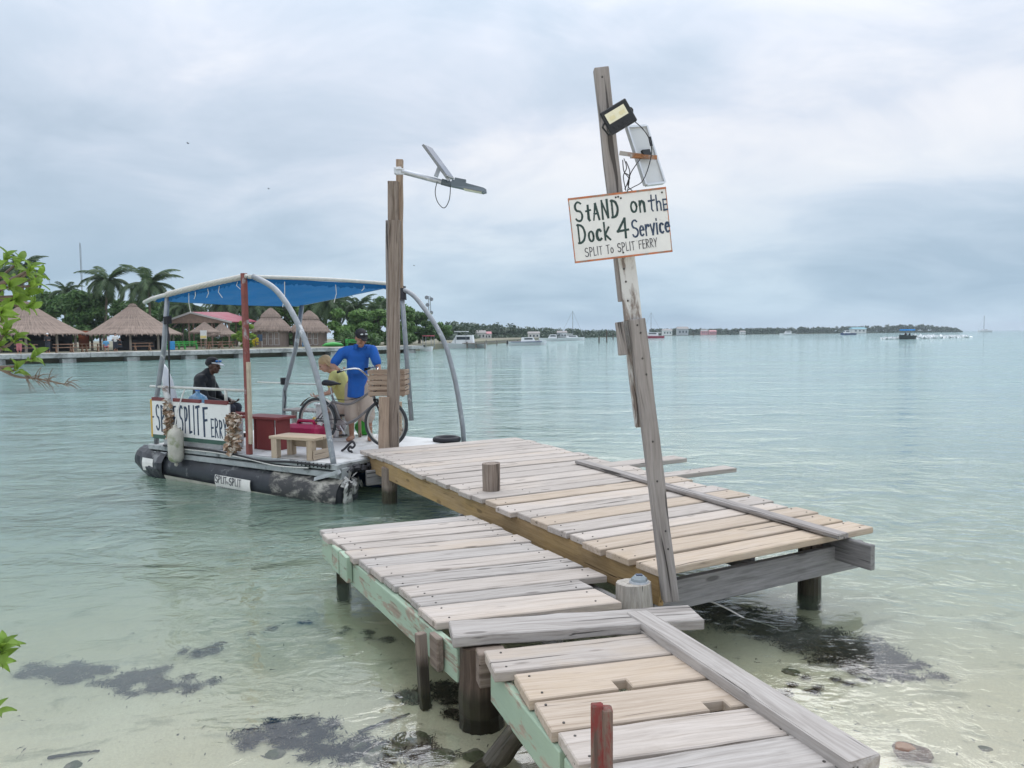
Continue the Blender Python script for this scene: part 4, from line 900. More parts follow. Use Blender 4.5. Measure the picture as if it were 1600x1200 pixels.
# ------------------------------------------------------------------ bicycle
pmat('tyre', (.05,.055,.06), .75); pmat('rim_mat', (.55,.54,.50), .35, metal=.5); pmat('steel', (.45,.45,.46), .3, metal=.8); pmat('frame_silver', (.20,.19,.19), .35, metal=.5); pmat('saddle', (.015,.016,.02), .5); pmat('chrome', (.70,.70,.68), .2, metal=.9); pmat('black_metal', (.02,.02,.022), .4)
rc, fc = bw(*bd(497,692)), bw(*bd(604,698)); dv = (fc-rc); dv.z = 0; WB = dv.length; dv.normalize()
bang = math.atan2(dv.y, dv.x)
bk = thing('bicycle', 'grey cruiser bicycle standing across the front of the ferry deck', 'bicycle', (rc.x, rc.y, BZ), bang)
WR = .335
def wheel(x, steer=0.0):
    w_ = MB().tube([(WR*.955*math.cos(a), 0, WR*.955*math.sin(a)) for a in [2*PI*i/40 for i in range(40)]], .024, 8, closed=True).build('tyre', 'tyre', None, smooth=True)
    w_.name = 'wheel'; w_.parent = bk; w_.location = (x, 0, WR); w_.rotation_euler = (0, 0, steer)
    MB().tube([(WR*.87*math.cos(a), 0, WR*.87*math.sin(a)) for a in [2*PI*i/40 for i in range(40)]], .014, 6, closed=True).build('rim', 'rim_mat', w_, smooth=True)
    MB().cyl((0,-.045,0), (0,.045,0), .022, n=10).build('hub', 'steel', w_)
    mb = MB()
    for i in range(28):
        a = 2*PI*i/28; b_ = a+(.5 if i % 4 < 2 else -.5); mb.tube([(.02*math.cos(b_), .03*(1 if i % 2 else -1), .02*math.sin(b_)), (WR*.86*math.cos(a), 0, WR*.86*math.sin(a))], .0022, 4)
    sp_ = mb.build('spokes', 'steel', w_); sp_['kind'] = 'stuff'; return w_
wheel(0); wheel(WB, .10)
BBk = (.43,0,.28); ST = (.27,0,.72); HT = (WB-.22,0,.80); HB = (WB-.17,0,.62)
mb = MB(); mb.tube([ST, BBk], .017, 8); mb.tube(spline([BBk, (WB*.55,0,.36), (WB*.72,0,.50), HB]), .021, 8); mb.tube(spline([(.30,0,.62), (WB*.5,0,.60), HT]), .018, 8); mb.tube([HT, HB], .022, 8)
for sy in (-.05,.05): mb.tube([(0,sy,WR), BBk], .010, 6); mb.tube([(0,sy,WR), (.29,sy*.4,.64)], .009, 6)
mb.build('frame', 'frame_silver', bk, smooth=True)
mb = MB()
for sy in (-.055,.055): mb.tube(spline([(WB-.165,sy*.8,.66), (WB-.09,sy,.55), (WB,sy,WR)]), .013, 6)
mb.tube([(WB-.165,-.05,.67), (WB-.165,.05,.67)], .018, 6); mb.build('fork', 'black_metal', bk, smooth=True)
mb = MB(); mb.tube([HT, (WB-.25,0,.92)], .014, 8); mb.build('stem', 'chrome', bk)
mb = MB(); mb.tube(spline([(WB-.56,-.32,1.08),(WB-.46,-.33,1.11),(WB-.28,-.25,1.12),(WB-.24,-.06,1.0),(WB-.24,.06,1.0),(WB-.28,.25,1.12),(WB-.46,.33,1.11),(WB-.56,.32,1.08)]), .012, 8); hb_ = mb.build('handlebar', 'chrome', bk, smooth=True)
for sy in (-.325,.325): MB().tube([(WB-.58,sy,1.075),(WB-.47,sy,1.107)], .018, 8).build('grip', 'saddle', hb_, smooth=True)
mb = MB(); mb.tube([ST, (.25,0,.84)], .014, 8); mb.build('seat_post', 'steel', bk)
mb = MB(); mb.tube([(.12,0,.885),(.17,0,.90),(.26,0,.895),(.36,0,.89),(.42,0,.885)], [.05,.11,.10,.045,.025], 12, sq=.42)
o = mb.build('saddle', 'saddle', bk, smooth=True)
mb = MB(); mb.tube([(.43,-.02,.28),(.43,.02,.28)], .085, 20); mb.build('chain_ring', 'steel', bk)
mb = MB(); mb.tube([(.43,-.05,.28),(.52,-.05,.15)], .010, 6); mb.tube([(.43,.05,.28),(.34,.05,.41)], .010, 6); mb.build('crank', 'steel', bk)
for x, y, z in ((.52,-.10,.15),(.34,.10,.41)): MB().box((x,y,z), (.09,.09,.022)).build('pedal', 'black_metal', bk)
mb = MB(); mb.tube([(0,-.035,WR+.035),(.43,-.03,.365)], .006, 5); mb.tube([(0,-.035,WR-.035),(.43,-.03,.195)], .006, 5); mb.build('chain', 'black_metal', bk)
mb = MB(); rows = []
for i in range(13):
    a = math.radians(-5+150*i/12); rows.append([((WR+.03)*math.cos(a), y, WR+(WR+.03)*math.sin(a)) for y in (-.03,0,.03)])
mb.sheet(rows); mb.build('mudguard', 'frame_silver', bk, smooth=True)
mb = MB(); mb.tube(spline([(WB-.3,.1,1.0),(WB-.1,.05,.95),(WB-.15,0,.8),(WB*.5,.02,.66),(.3,.03,.66)]), .005, 5); mb.build('brake_cable', 'cable', bk)
# wooden crate on the front of the bicycle
cr = thing('wooden_crate', 'slatted wooden crate mounted over the front wheel of the bicycle', 'crate', (fc + dv*.06 + Vector((0,0,.74))), bang+.35)
CW, CD, CH = .52, .34, .33; k = 5
for i in range(k):
    z = .035 + (CH-.03)*i/(k-1) - .0; hh = CH/k-.012
    for sy in (-1,1):
        o = MB().box((0,0,0), (CW,.014,hh)).build('slat', 'crate_wood', cr, jit=.003); o.location = (0, sy*CD/2, z)
    for sx in (-1,1):
        o = MB().box((0,0,0), (CD-.03,.014,hh)).build('slat', 'crate_wood', cr, jit=.003); o.location = (sx*CW/2-sx*.008, 0, z); o.rotation_euler = (0,0,PI/2)
for sx in (-1,1):
    for sy in (-1,1): o = MB().box((0,0,0), (CH+.02,.03,.03)).build('corner_post', 'crate_wood', cr); o.location = (sx*(CW/2-.035), sy*(CD/2-.024), CH/2); o.rotation_euler = (0,PI/2,0)
for j in range(4): o = MB().box((0,0,0), (CW-.03,CD/4-.012,.012)).build('bottom_slat', 'crate_wood', cr); o.location = (0, -CD/2+CD/8+CD/4*j, .008)

# ------------------------------------------------------------------ people
def remesh(mb, voxel, smooth=3):
    me = bpy.data.meshes.new('tmp'); me.from_pydata(mb.v, [], mb.f); ob = bpy.data.objects.new('tmp', me); COL.objects.link(ob)
    bm = bmesh.new(); bm.from_mesh(me); bmesh.ops.recalc_face_normals(bm, faces=list(bm.faces)); bm.to_mesh(me); bm.free()
    r = ob.modifiers.new('r', 'REMESH'); r.mode = 'VOXEL'; r.voxel_size = voxel; r.use_smooth_shade = True
    s = ob.modifiers.new('s', 'SMOOTH'); s.factor = .5; s.iterations = smooth
    dg = bpy.context.evaluated_depsgraph_get(); dg.update(); res = bpy.data.meshes.new_from_object(ob.evaluated_get(dg))
    bpy.data.objects.remove(ob); bpy.data.meshes.remove(me); return res
def capsule(mb, p0, p1, r0, r1=None, n=12):
    p0, p1 = Vector(p0), Vector(p1); r1 = r0 if r1 is None else r1; d_ = (p1-p0); L = d_.length; z = d_.normalized() if L > 1e-6 else Vector((0,0,1)); pts = []; rs = []
    for t in (1,.8,.45,0): pts.append(p0 - z*r0*t*.98); rs.append(max(.02*r0, r0*math.sqrt(max(0,1-(t*.98)**2))))
    for t in (0,.45,.8,1): pts.append(p1 + z*r1*t*.98); rs.append(max(.02*r1, r1*math.sqrt(max(0,1-(t*.98)**2))))
    mb.tube(pts, rs, n)
def basis(fwd, up):
    f_ = Vector(fwd).normalized(); u_ = Vector(up); u_ = (u_-f_*u_.dot(f_)).normalized(); s_ = f_.cross(u_); return Matrix((f_, -s_, u_)).transposed()   # cols: forward, left, up
def head(mb, c, B, k=1.0):
    c = Vector(c); e = lambda p_, r: mb.ell(c + B @ (Vector(p_)*k), tuple(x*k for x in r), 14, 10, B)
    e((-.008,0,.025), (.098,.076,.092)); e((.018,0,-.035), (.072,.060,.080)); e((.055,0,-.085), (.032,.036,.028)); e((.075,0,.032), (.022,.052,.016))
    capsule(mb, c+B@Vector((.088,0,.02))*k, c+B@Vector((.110,0,-.022))*k, .010*k, .016*k); e((.088,0,-.055), (.014,.026,.009)); e((.086,0,-.068), (.013,.022,.008))
    for sy in (-1,1): e((-.005,sy*.078,-.005), (.018,.010,.030)); e((.058,sy*.038,-.018), (.028,.024,.026))
def hand(mb, w, d_, n_, curl=.9, k=1.0):
    """palm from wrist w along d_, palm normal n_, fingers curl towards n_"""
    w = Vector(w); d_ = Vector(d_).normalized(); n_ = Vector(n_); n_ = (n_-d_*n_.dot(d_)).normalized(); s_ = d_.cross(n_)
    B = Matrix((d_, s_, n_)).transposed(); mb.ell(w+d_*.05*k, (.054*k,.040*k,.018*k), 12, 8, B)
    for i, (off, L) in enumerate(((-.030,.066),(-.010,.078),(.011,.072),(.030,.056))):
        p_ = w + d_*.088*k + s_*off*k; dd = d_; r = .0095*k
        for seg, f_ in ((.45,.7),(.32,1.0),(.23,.7)):
            ang = curl*f_*.9; dd = (dd*math.cos(ang) + n_*math.sin(ang)).normalized() if False else dd
            dd = (Matrix.Rotation(-ang, 3, s_.cross(Vector((0,0,0))) if False else s_) @ dd); q = p_ + dd*L*seg*1.15*k; capsule(mb, p_, q, r, r*.9, 8); p_ = q; r *= .93
    p_ = w + d_*.025*k - s_*.036*k; q = p_ + (d_*.6 - s_*.55 + n_*.35).normalized()*.042*k; capsule(mb, p_, q, .013*k, .0105*k, 8); capsule(mb, q, q+(d_*.8 + n_*.5 + s_*.1).normalized()*.034*k, .0105*k, .009*k, 8)
pmat('skin_tan', (.36,.19,.125), .5, .08, 30); pmat('skin_fair', (.50,.29,.21), .5, .08, 30); pmat('skin_dark', (.085,.045,.032), .45, .1, 30)
pmat('shirt_blue', (.012,.105,.42), .8, .10, 9, bump=.3); pmat('khaki', (.46,.38,.32), .85, .08, 9, bump=.3); pmat('cap_black', (.012,.012,.016), .75); pmat('hoodie_black', (.010,.012,.016), .7, .2, 9, bump=.3)
pmat('shirt_yellow', (.56,.53,.20), .85, .1, 9, bump=.3); pmat('hair_blond', (.46,.32,.17), .6, .25, 40, stretch=(3,3,1)); pmat('cap_white', (.62,.64,.66), .6); pmat('goggles', (.02,.16,.45), .1, spec=.8); pmat('sandal_red', (.30,.03,.04), .5); pmat('eye', (.02,.015,.012), .2); pmat('glasses', (.55,.6,.62), .1); pmat('jeans', (.03,.035,.05), .8)
pmat('hair_dark', (.015,.012,.01), .6)
def layer(parent, name, mat, fn, voxel=.010, smooth=3):
    mb = MB(); fn(mb); me = remesh(mb, voxel, smooth); return link(name, me, parent, mat)
def eyes(parent, c, B, k=1.0):
    for sy in (-1,1): MB().ell(Vector(c)+B@(Vector((.083,sy*.031,.008))*k), (.010,.010,.008), 8, 6).build('eye', 'eye', parent, smooth=True)
# --- man in the blue polo shirt
mo = at(563,690,y=11.55); mo.z = BZ
man = thing('person', 'man in a blue polo shirt and black cap holding the bicycle handlebar', 'person', mo)
gp = None
HC = (.115,-.37,1.545); HBm = basis((.50,-.72,-.50), (.15,-.3,1))
sL, sR = (-.205,-.17,1.34), (.245,-.17,1.375); eL, eR = (-.335,-.25,1.15), (.335,-.24,1.13); hL, hR = (-.235,-.42,1.12), (.37,-.34,1.03)
def body(mb):
    head(mb, HC, HBm); capsule(mb, (.045,-.18,1.40), (.105,-.29,1.50), .062, .055)
    capsule(mb, (.02,-.13,1.28), (-.02,.05,.95), .145, .145); capsule(mb, (-.13,-.15,1.335), (.17,-.15,1.355), .085); mb.ell((-.02,.05,.86), (.165,.125,.13))
    for s_, e_, h_ in ((sL,eL,hL),(sR,eR,hR)): capsule(mb, s_, e_, .052, .042); capsule(mb, e_, h_, .042, .028)
    hand(mb, hL, (.75,-.25,-.35), (.2,-.2,-1), 1.0); hand(mb, hR, (.35,-.6,-.4), (0,-.3,-1), .9)
    for sx in (-1,1):
        capsule(mb, (-.02+sx*.095,.05,.85), (sx*.13,.0,.49), .088, .058); capsule(mb, (sx*.13,.0,.49), (sx*.14,.06,.09), .056, .036)
        capsule(mb, (sx*.14,.07,.045), (sx*.16,-.10,.035), .042, .034)
layer(man, 'body', 'skin_tan', body, .0075, 2); eyes(man, HC, HBm)
def shirt(mb):
    capsule(mb, (.02,-.13,1.28), (-.02,.0,1.02), .165, .158); capsule(mb, (-.14,-.15,1.34), (.18,-.15,1.36), .100); mb.tube([(-.01,.02,1.10),(-.02,.03,.95),(-.04,.03,.66)], [.165,.17,.185], 16, sq=.85); capsule(mb, (.045,-.17,1.385), (.065,-.21,1.42), .082, .076)
    for s_, e_ in ((sL,eL),(sR,eR)): m_ = Vector(s_).lerp(Vector(e_), .72); capsule(mb, s_, m_, .074, .072)
    mb.ell((.0,-.20,1.16), (.14,.075,.16))
layer(man, 'polo_shirt', 'shirt_blue', shirt, .012, 3)
layer(man, 'collar', 'shirt_blue', lambda mb: [mb.tube([(.075+.088*math.cos(a),-.235+.075*math.sin(a),1.432+.02*math.sin(a+PI)) for a in [2*PI*i/18 for i in range(18)]], .017, 8, closed=True), mb.box((.02,-.315,1.405),(.06,.015,.06),Euler((.5,.3,.3))), mb.box((.14,-.31,1.415),(.06,.015,.06),Euler((.5,-.3,-.3)))], .008, 2)
layer(man, 'shorts', 'khaki', lambda mb: [mb.ell((-.02,.045,.82), (.185,.15,.13))]+[capsule(mb, (-.02+sx*.095,.05,.80), (sx*.12,.0,.38), .115, .115) for sx in (-1,1)], .012, 3)
def cap_fn(mb, C_=HC, B=HBm):
    C_ = Vector(C_); mb.ell(C_+B@Vector((-.010,0,.068)), (.108,.087,.080), 16, 10, B)
    for i in range(6): mb.ell(C_+B@Vector((.085+.012*i,0,.064-.003*i)), (.02,.072-.006*i,.009), 12, 6, B)
layer(man, 'cap', 'cap_black', cap_fn, .008, 2)
mb = MB(); [mb.ell(Vector(HC)+HBm@Vector((.080,sy*.034,.115)), (.010,.024,.012), 10, 6, HBm) for sy in (-1,1)]; mb.build('sunglasses', 'glasses', man, smooth=True)
layer(man, 'hair', 'hair_dark', lambda mb: mb.ell(Vector(HC)+HBm@Vector((-.04,0,-.005)), (.07,.080,.06), 12, 8, HBm), .008, 2)
# --- woman bending behind the bicycle
wo = at(534,670,y=12.0); wo.z = BZ
wom = thing('person', 'fair haired person in a pale yellow top bending forward behind the bicycle saddle', 'person', wo)
WC = (-.215,-.10,1.15); WBm = basis((-.80,-.25,-.58), (-.45,0,.9))
def wbody(mb):
    head(mb, WC, WBm, .96); capsule(mb, (-.07,-.02,1.02), (-.175,-.07,1.07), .055, .05); capsule(mb, (-.04,.0,.93), (.10,.06,.58), .125, .135); mb.ell((.12,.08,.48), (.17,.16,.12))
    capsule(mb, (-.06,-.14,.97), (-.04,.14,.97), .07)
    capsule(mb, (-.08,-.16,.95), (-.12,-.22,.72), .043, .036); capsule(mb, (-.12,-.22,.72), (-.27,-.26,.68), .036, .025); hand(mb, (-.28,-.26,.68), (-.9,-.1,-.2), (0,0,-1), .8, .9)
    capsule(mb, (-.06,.16,.95), (-.15,.16,.72), .043, .036); capsule(mb, (-.15,.16,.72), (-.30,.0,.66), .036, .025); hand(mb, (-.31,-.01,.66), (-.9,-.4,-.1), (0,0,-1), .8, .9)
    for sy in (-.10,.11): capsule(mb, (.10,.07+sy,.46), (-.24,.02+sy,.46), .085, .058); capsule(mb, (-.24,.02+sy,.46), (-.20,.04+sy,.08), .054, .034); capsule(mb, (-.19,.04+sy,.045), (-.36,.02+sy,.035), .04, .03)
layer(wom, 'body', 'skin_fair', wbody, .0085, 2); eyes(wom, WC, WBm, .96)
layer(wom, 'shirt', 'shirt_yellow', lambda mb: [capsule(mb, (-.04,.0,.93), (.10,.06,.58), .148, .158), capsule(mb, (-.06,-.14,.97), (-.04,.14,.97), .085), capsule(mb, (-.08,-.16,.95), (-.10,-.20,.83), .066, .066), capsule(mb, (-.06,.16,.95), (-.10,.16,.83), .066, .066)], .012, 3)
layer(wom, 'shorts', 'khaki', lambda mb: [mb.ell((.12,.08,.47), (.19,.18,.13))]+[capsule(mb, (.10,.07+sy,.46), (-.12,.04+sy,.46), .105, .09) for sy in (-.10,.11)], .012, 3)
layer(wom, 'hair', 'hair_blond', lambda mb: [mb.ell(Vector(WC)+WBm@Vector((-.03,0,.045)), (.105,.092,.092), 14, 10, WBm), mb.ell(Vector(WC)+WBm@Vector((-.075,0,-.03)), (.06,.085,.085), 12, 8, WBm)]+[capsule(mb, Vector(WC)+WBm@Vector((-.02-.02*i,(-1)**i*.075,.02)), Vector(WC)+WBm@Vector((-.04-.02*i,(-1)**i*.082,-.075)), .025, .012) for i in range(4)], .008, 1)
for sy in (-.10,.11): MB().ell((-.27,.03+sy,.022), (.13,.05,.022), 12, 6).build('sandal', 'sandal_red', wom, smooth=True)
ws = thing('deck_stool', 'plain wooden stool under the person bending behind the bicycle', 'stool', (wo.x+.14, wo.y+.08, BZ))
bpl(ws, (0,0,.345), (.40,.34,.03), 'crate_wood', 'seat'); [bpl(ws, (sx*.15,sy*.12,.165), (.33,.045,.045), 'crate_wood', 'leg', (0,PI/2,0)) for sx in (-1,1) for sy in (-1,1)]
# --- boatman in the black hoodie
co = at(322,650,y=11.95); co.z = BZ
cap_ = thing('person', 'seated boatman in a black hoodie with blue goggles on a white visor', 'person', co)
CC = (.155,-.02,1.14); CB = basis((.96,-.22,-.14), (.05,0,1))
def cbody(mb):
    head(mb, CC, CB); capsule(mb, (.04,0,.98), (.12,-.01,1.06), .06, .055); capsule(mb, (.0,0,.88), (-.03,.0,.52), .135, .15); capsule(mb, (.0,-.17,.92), (.0,.17,.92), .08); mb.ell((-.02,0,.46), (.17,.17,.12))
    capsule(mb, (.0,-.21,.90), (.10,-.25,.64), .055, .045); capsule(mb, (.10,-.25,.64), (.34,-.17,.58), .043, .03); hand(mb, (.35,-.165,.58), (.9,.2,-.2), (0,0,-1), .7)
    capsule(mb, (.0,.21,.90), (.12,.25,.64), .055, .045); capsule(mb, (.12,.25,.64), (.34,.13,.59), .043, .03); hand(mb, (.35,.12,.59), (.9,-.2,-.2), (0,0,-1), .7)
    for sy in (-.11,.11): capsule(mb, (.02,sy,.47), (.44,sy*1.2,.48), .092, .062); capsule(mb, (.44,sy*1.2,.48), (.40,sy*1.2,.09), .06, .04); capsule(mb, (.40,sy*1.2,.045), (.58,sy*1.25,.035), .042, .034)
layer(cap_, 'body', 'skin_dark', cbody, .0085, 2); eyes(cap_, CC, CB)
layer(cap_, 'hoodie', 'hoodie_black', lambda mb: [capsule(mb, (.0,0,.88), (-.03,.0,.55), .165, .18), capsule(mb, (.0,-.17,.925), (.0,.17,.925), .098), mb.ell((-.02,0,.92), (.15,.14,.13)), capsule(mb, (.03,0,.99), (.06,0,1.03), .10, .085), capsule(mb, (.0,-.21,.90), (.10,-.25,.64), .078, .066), capsule(mb, (.10,-.25,.64), (.31,-.18,.58), .064, .046), capsule(mb, (.0,.21,.90), (.12,.25,.64), .078, .066), capsule(mb, (.12,.25,.64), (.31,.14,.59), .064, .046)], .012, 3)
layer(cap_, 'trousers', 'jeans', lambda mb: [mb.ell((-.02,0,.46), (.185,.19,.13))]+[x for sy in (-.11,.11) for x in (capsule(mb, (.02,sy,.47), (.44,sy*1.2,.48), .108, .078), capsule(mb, (.44,sy*1.2,.48), (.40,sy*1.2,.14), .074, .06))], .012, 3)
layer(cap_, 'beanie', 'cap_black', lambda mb: [mb.ell(Vector(CC)+CB@Vector((-.03,0,.055)), (.105,.088,.085), 16, 10, CB), mb.ell(Vector(CC)+CB@Vector((-.095,0,.035)), (.05,.06,.055), 12, 8, CB)], .008, 2)
layer(cap_, 'visor', 'cap_white', lambda mb: [mb.ell(Vector(CC)+CB@Vector((.02,0,.052)), (.083,.086,.020), 16, 8, CB)]+[mb.ell(Vector(CC)+CB@Vector((.09+.014*i,0,.050-.004*i)), (.02,.074-.008*i,.009), 12, 6, CB) for i in range(6)], .008, 1)
mb = MB(); [mb.ell(Vector(CC)+CB@Vector((.078,sy*.045,.085)), (.018,.036,.020), 12, 8, CB) for sy in (-1,1)]; mb.build('goggles', 'goggles', cap_, smooth=True)
# ------------------------------------------------------------------ far shore: land and sea wall
pmat('far_sand', (.62,.57,.48), .9, .1, .4); pmat('concrete', (.40,.40,.385), .85, .15, 1.2, col2=(.20,.20,.19), thr=(.46,.60), sc2=.9); pmat('void_shadow', (.025,.027,.026), .9, .2, 2)
def thatch_mat(name, col):
    mt = bpy.data.materials.new(name); mt.use_nodes = True; g = G(mt.node_tree); M[name] = mt
    o = g.n('ShaderNodeOutputMaterial'); tc = g.n('ShaderNodeTexCoord').outputs['Object']; s_ = g.n('ShaderNodeSeparateXYZ', {0: tc})
    ang = g.math('ARCTAN2', s_.outputs[1], s_.outputs[0]); v = g.n('ShaderNodeCombineXYZ', {0: g.math('MULTIPLY', ang, 26.0), 1: g.math('MULTIPLY', s_.outputs[2], 1.6)}).outputs[0]
    n_ = g.noise(v, 1.0, 6, .65); n2 = g.noise(tc, .9, 4, .6); band = g.noise(g.map(tc, (.1,.1,5)), 1.0, 3, .6)
    c = g.ramp(g.math('ADD', g.math('MULTIPLY', n_, .7), g.math('MULTIPLY', band, .3)), [(.32, tuple(x*.45 for x in col)), (.5, col), (.68, tuple(x*1.35 for x in col))])
    c = g.mix(g.mr(n2, .4, .7, 0, .4), c, tuple(x*.6 for x in col))
    b = g.n('ShaderNodeBsdfPrincipled', {'Base Color': c, 'Roughness': .95, 'Specular IOR Level': .1, 'Normal': g.n('ShaderNodeBump', {'Strength': .9, 'Distance': .12, 'Height': n_}).outputs[0]}); g.t.links.new(b.outputs[0], o.inputs[0])
thatch_mat('thatch', (.27,.21,.175))
LZf = .82
Wd = Vector((.718,.696,0)); Wn = Vector((-.696,.718,0)); We = Vector((-10.7,92.4,0))
def wl(a, b, z=0.0): return We - Wd*a + Wn*b + Vector((0,0,z))        # a = metres back along the wall from its end, b = metres inland
poly = [wl(75,1.2), wl(1.0,1.2), (-13,104), (-11,118), (-8,140), (-2,190), (8,260), (12,330), (-30,420), (-200,420), (-220,20)]
mb = MB(); mb.prism([(p_[0], p_[1]) for p_ in poly], -2.4, LZf-.02); pmat('island_soil', (.17,.16,.11), .95, .25, .3); land = mb.build('island_ground', 'island_soil'); land['kind'] = 'structure'
sw = thing('sea_wall', 'long low concrete sea wall on blocks in front of the thatched beach bar', 'sea wall', wl(0,0))
for i in range(14):
    a0, a1 = i*5.2, i*5.2+5.18; c_ = wl((a0+a1)/2, .9, LZf-.19) - sw.location
    o = MB().box((0,0,0), (5.18,2.2,.40)).build('slab', 'concrete', sw, bevel=.03); o.location = c_ + Vector((0,0,random.uniform(-.01,.01))); o.rotation_euler = (0,0,math.atan2(Wd.y, Wd.x))
    o = MB().box((0,0,0), (1.1,1.2,1.6)).build('support_block', 'concrete', sw, bevel=.04); o.location = wl(a0+1.6, .55, -.40) - sw.location; o.rotation_euler = (0,0,math.atan2(Wd.y, Wd.x))
o = MB().box((0,0,0), (74,.3,1.6)).build('void_shadow_wall', 'void_shadow', sw); o.location = wl(37,1.55,-.2) - sw.location; o.rotation_euler = (0,0,math.atan2(Wd.y, Wd.x))  # near-black backing: the shade of the void under the slabs, put into its colour

# ------------------------------------------------------------------ buildings on the shore
def pos(u, y, z=LZf): return Vector((at(u, 527, y=y).x, y, z))
def pz(v, u, y): return at(u, v, y=y).z
pmat('bar_post', (.30,.26,.22), .85, .2, 2); pmat('bar_dark', (.045,.045,.05), .8); pmat('roof_red', (.23,.022,.05), .5, .12, .7); pmat('timber', (.25,.17,.13), .8, .2, 2); pmat('orange_door', (.36,.10,.04), .6); pmat('cane_wall', (.24,.185,.155), .9, .3, 9, stretch=(4,4,.3)); pmat('white_frame', (.50,.47,.45), .7); pmat('table_wood', (.30,.18,.12), .75, .2, 3)
pmat('bench_green', (.06,.36,.07), .5); pmat('sign_pale', (.62,.62,.60), .6); pmat('sign_yellow', (.65,.52,.20), .6); pmat('blue_sign', (.06,.10,.16), .6); pmat('blue_plastic', (.03,.25,.55), .5)
def roof_cone(prof, name, parent, n=40, wob=.012, seed=1):
    mb = MB(); mb.lathe(prof, n=n, wob=wob, seed=seed); rr = random.Random(seed); r_, z_ = prof[0]
    for j in range(150):                                   # ragged fringe
        a = rr.uniform(0, 2*PI); w_ = rr.uniform(.06,.16)/r_; mb.add([(math.cos(a-w_)*r_*1.002, math.sin(a-w_)*r_*1.002, z_+.12), (math.cos(a+w_)*r_*1.002, math.sin(a+w_)*r_*1.002, z_+.12), (math.cos(a)*r_*1.03, math.sin(a)*r_*1.03, z_-rr.uniform(.08,.26))], [(0,1,2)])
    return mb.build(name, 'thatch', parent)
def palapa(u, y, r, ztop, zeave, label, nposts=9, seed=1, counter=True):
    c_ = pos(u, y); t = thing('thatched_palapa', label, 'palapa', c_); he, ht = zeave-c_.z, ztop-c_.z
    prof = [(r, he), (r*.995, he+.10), (r*.80, he+(ht-he)*.17), (r*.60, he+(ht-he)*.37), (r*.40, he+(ht-he)*.58), (r*.20, he+(ht-he)*.81), (r*.10, he+(ht-he)*.93), (r*.055,ht-.05), (.02, ht)]
    rf = roof_cone(prof, 'thatched_roof', t, seed=seed); mb = MB(); mb.lathe([(r*.085,ht-.30),(r*.10,ht-.12),(r*.06,ht+.08),(.03,ht+.12)], n=14, wob=.05, seed=seed); mb.build('ridge_cap', 'thatch', rf)
    for k in range(nposts):
        a = 2*PI*k/nposts+.2; MB().cyl((math.cos(a)*r*.82, math.sin(a)*r*.82, -.1), (math.cos(a)*r*.82, math.sin(a)*r*.82, he+(ht-he)*.14), .13, .11, 8).build('post', 'bar_post', t)
    if counter:
        MB().lathe([(r*.42,-.05),(r*.42,1.0),(r*.45,1.02),(r*.45,1.08),(.1,1.09)], n=16).build('bar_counter', 'bar_dark', t); MB().box((0,r*.5,1.0), (r*1.1,.15,2.0)).build('back_wall', 'bar_dark', t)
    return t
palapa(44, 77, 5.25, pz(473,48,77), pz(523,48,77), 'largest thatched palapa bar at the far left of the shore', 10, 3)
palapa(209, 83, 4.85, pz(476,207,83), pz(523,207,83), 'thatched palapa bar to the left of the red roofed pavilion', 9, 4)
def umbrella(u, y, r, vt, ve, label, seed):
    c_ = pos(u, y); t = thing('thatch_umbrella', label, 'umbrella'); t.location = c_; ht, he = pz(vt,u,y)-c_.z, pz(ve,u,y)-c_.z
    roof_cone([(r,he),(r*.97,he+.1),(r*.62,he+(ht-he)*.36),(r*.30,he+(ht-he)*.72),(r*.12,ht-.1),(.03,ht)], 'thatched_roof', t, 24, .03, seed); MB().cyl((0,0,-.1), (0,0,ht-.2), .09, .08, 8).build('pole', 'bar_post', t)
umbrella(320, 90, 1.75, 503, 520, 'small thatch umbrella nearer the pale notice board', 5); umbrella(347, 95, 1.8, 505, 524, 'small thatch umbrella right of the notice board, farther back', 6)
def hut(u, y, r, vt, ve, label, seed):
    c_ = pos(u, y); t = thing('round_hut', label, 'hut', c_); he, ht = pz(ve,u,y)-c_.z, pz(vt,u,y)-c_.z; d_ = ht-he
    rf = roof_cone([(r,he),(r*.99,he+.12),(r*.86,he+d_*.22),(r*.66,he+d_*.40),(r*.46,he+d_*.56),(r*.40,he+d_*.60)], 'thatched_roof', t, 32, .015, seed)
    o_ = roof_cone([(r*.47,he+d_*.56),(r*.48,he+d_*.60),(r*.40,he+d_*.72),(r*.24,he+d_*.86),(r*.08,ht-.05),(.03,ht)], 'upper_roof', t, 24, .02, seed+9); 
    MB().lathe([(r*.80,-.1),(r*.80,he+.25),(r*.78,he+.26)], n=20).build('wall', 'cane_wall', t)
    for k in range(3):
        a = -PI/2 + .35*(k-1) + .25; R_ = r*.81; mb = MB(); w_ = .13
        pL, pR = Vector((math.cos(a-w_)*R_, math.sin(a-w_)*R_, 0)), Vector((math.cos(a+w_)*R_, math.sin(a+w_)*R_, 0))
        for p_ in (pL, pR): mb.bar(p_+Vector((0,0,.25)), p_+Vector((0,0,1.75)), .06,.06, (1,0,0))
        for z in (.25,1.0,1.75): mb.bar(pL+Vector((0,0,z)), pR+Vector((0,0,z)), .05,.05)
        mb.build('window_frame', 'white_frame', t)
    return t
hut(424, 97, 2.65, 481, 517, 'round cane hut with two tier thatch roof behind the red canopy post', 7); hut(484, 99, 2.65, 485, 519, 'round cane hut with two tier thatch roof, the right one of the pair', 8)
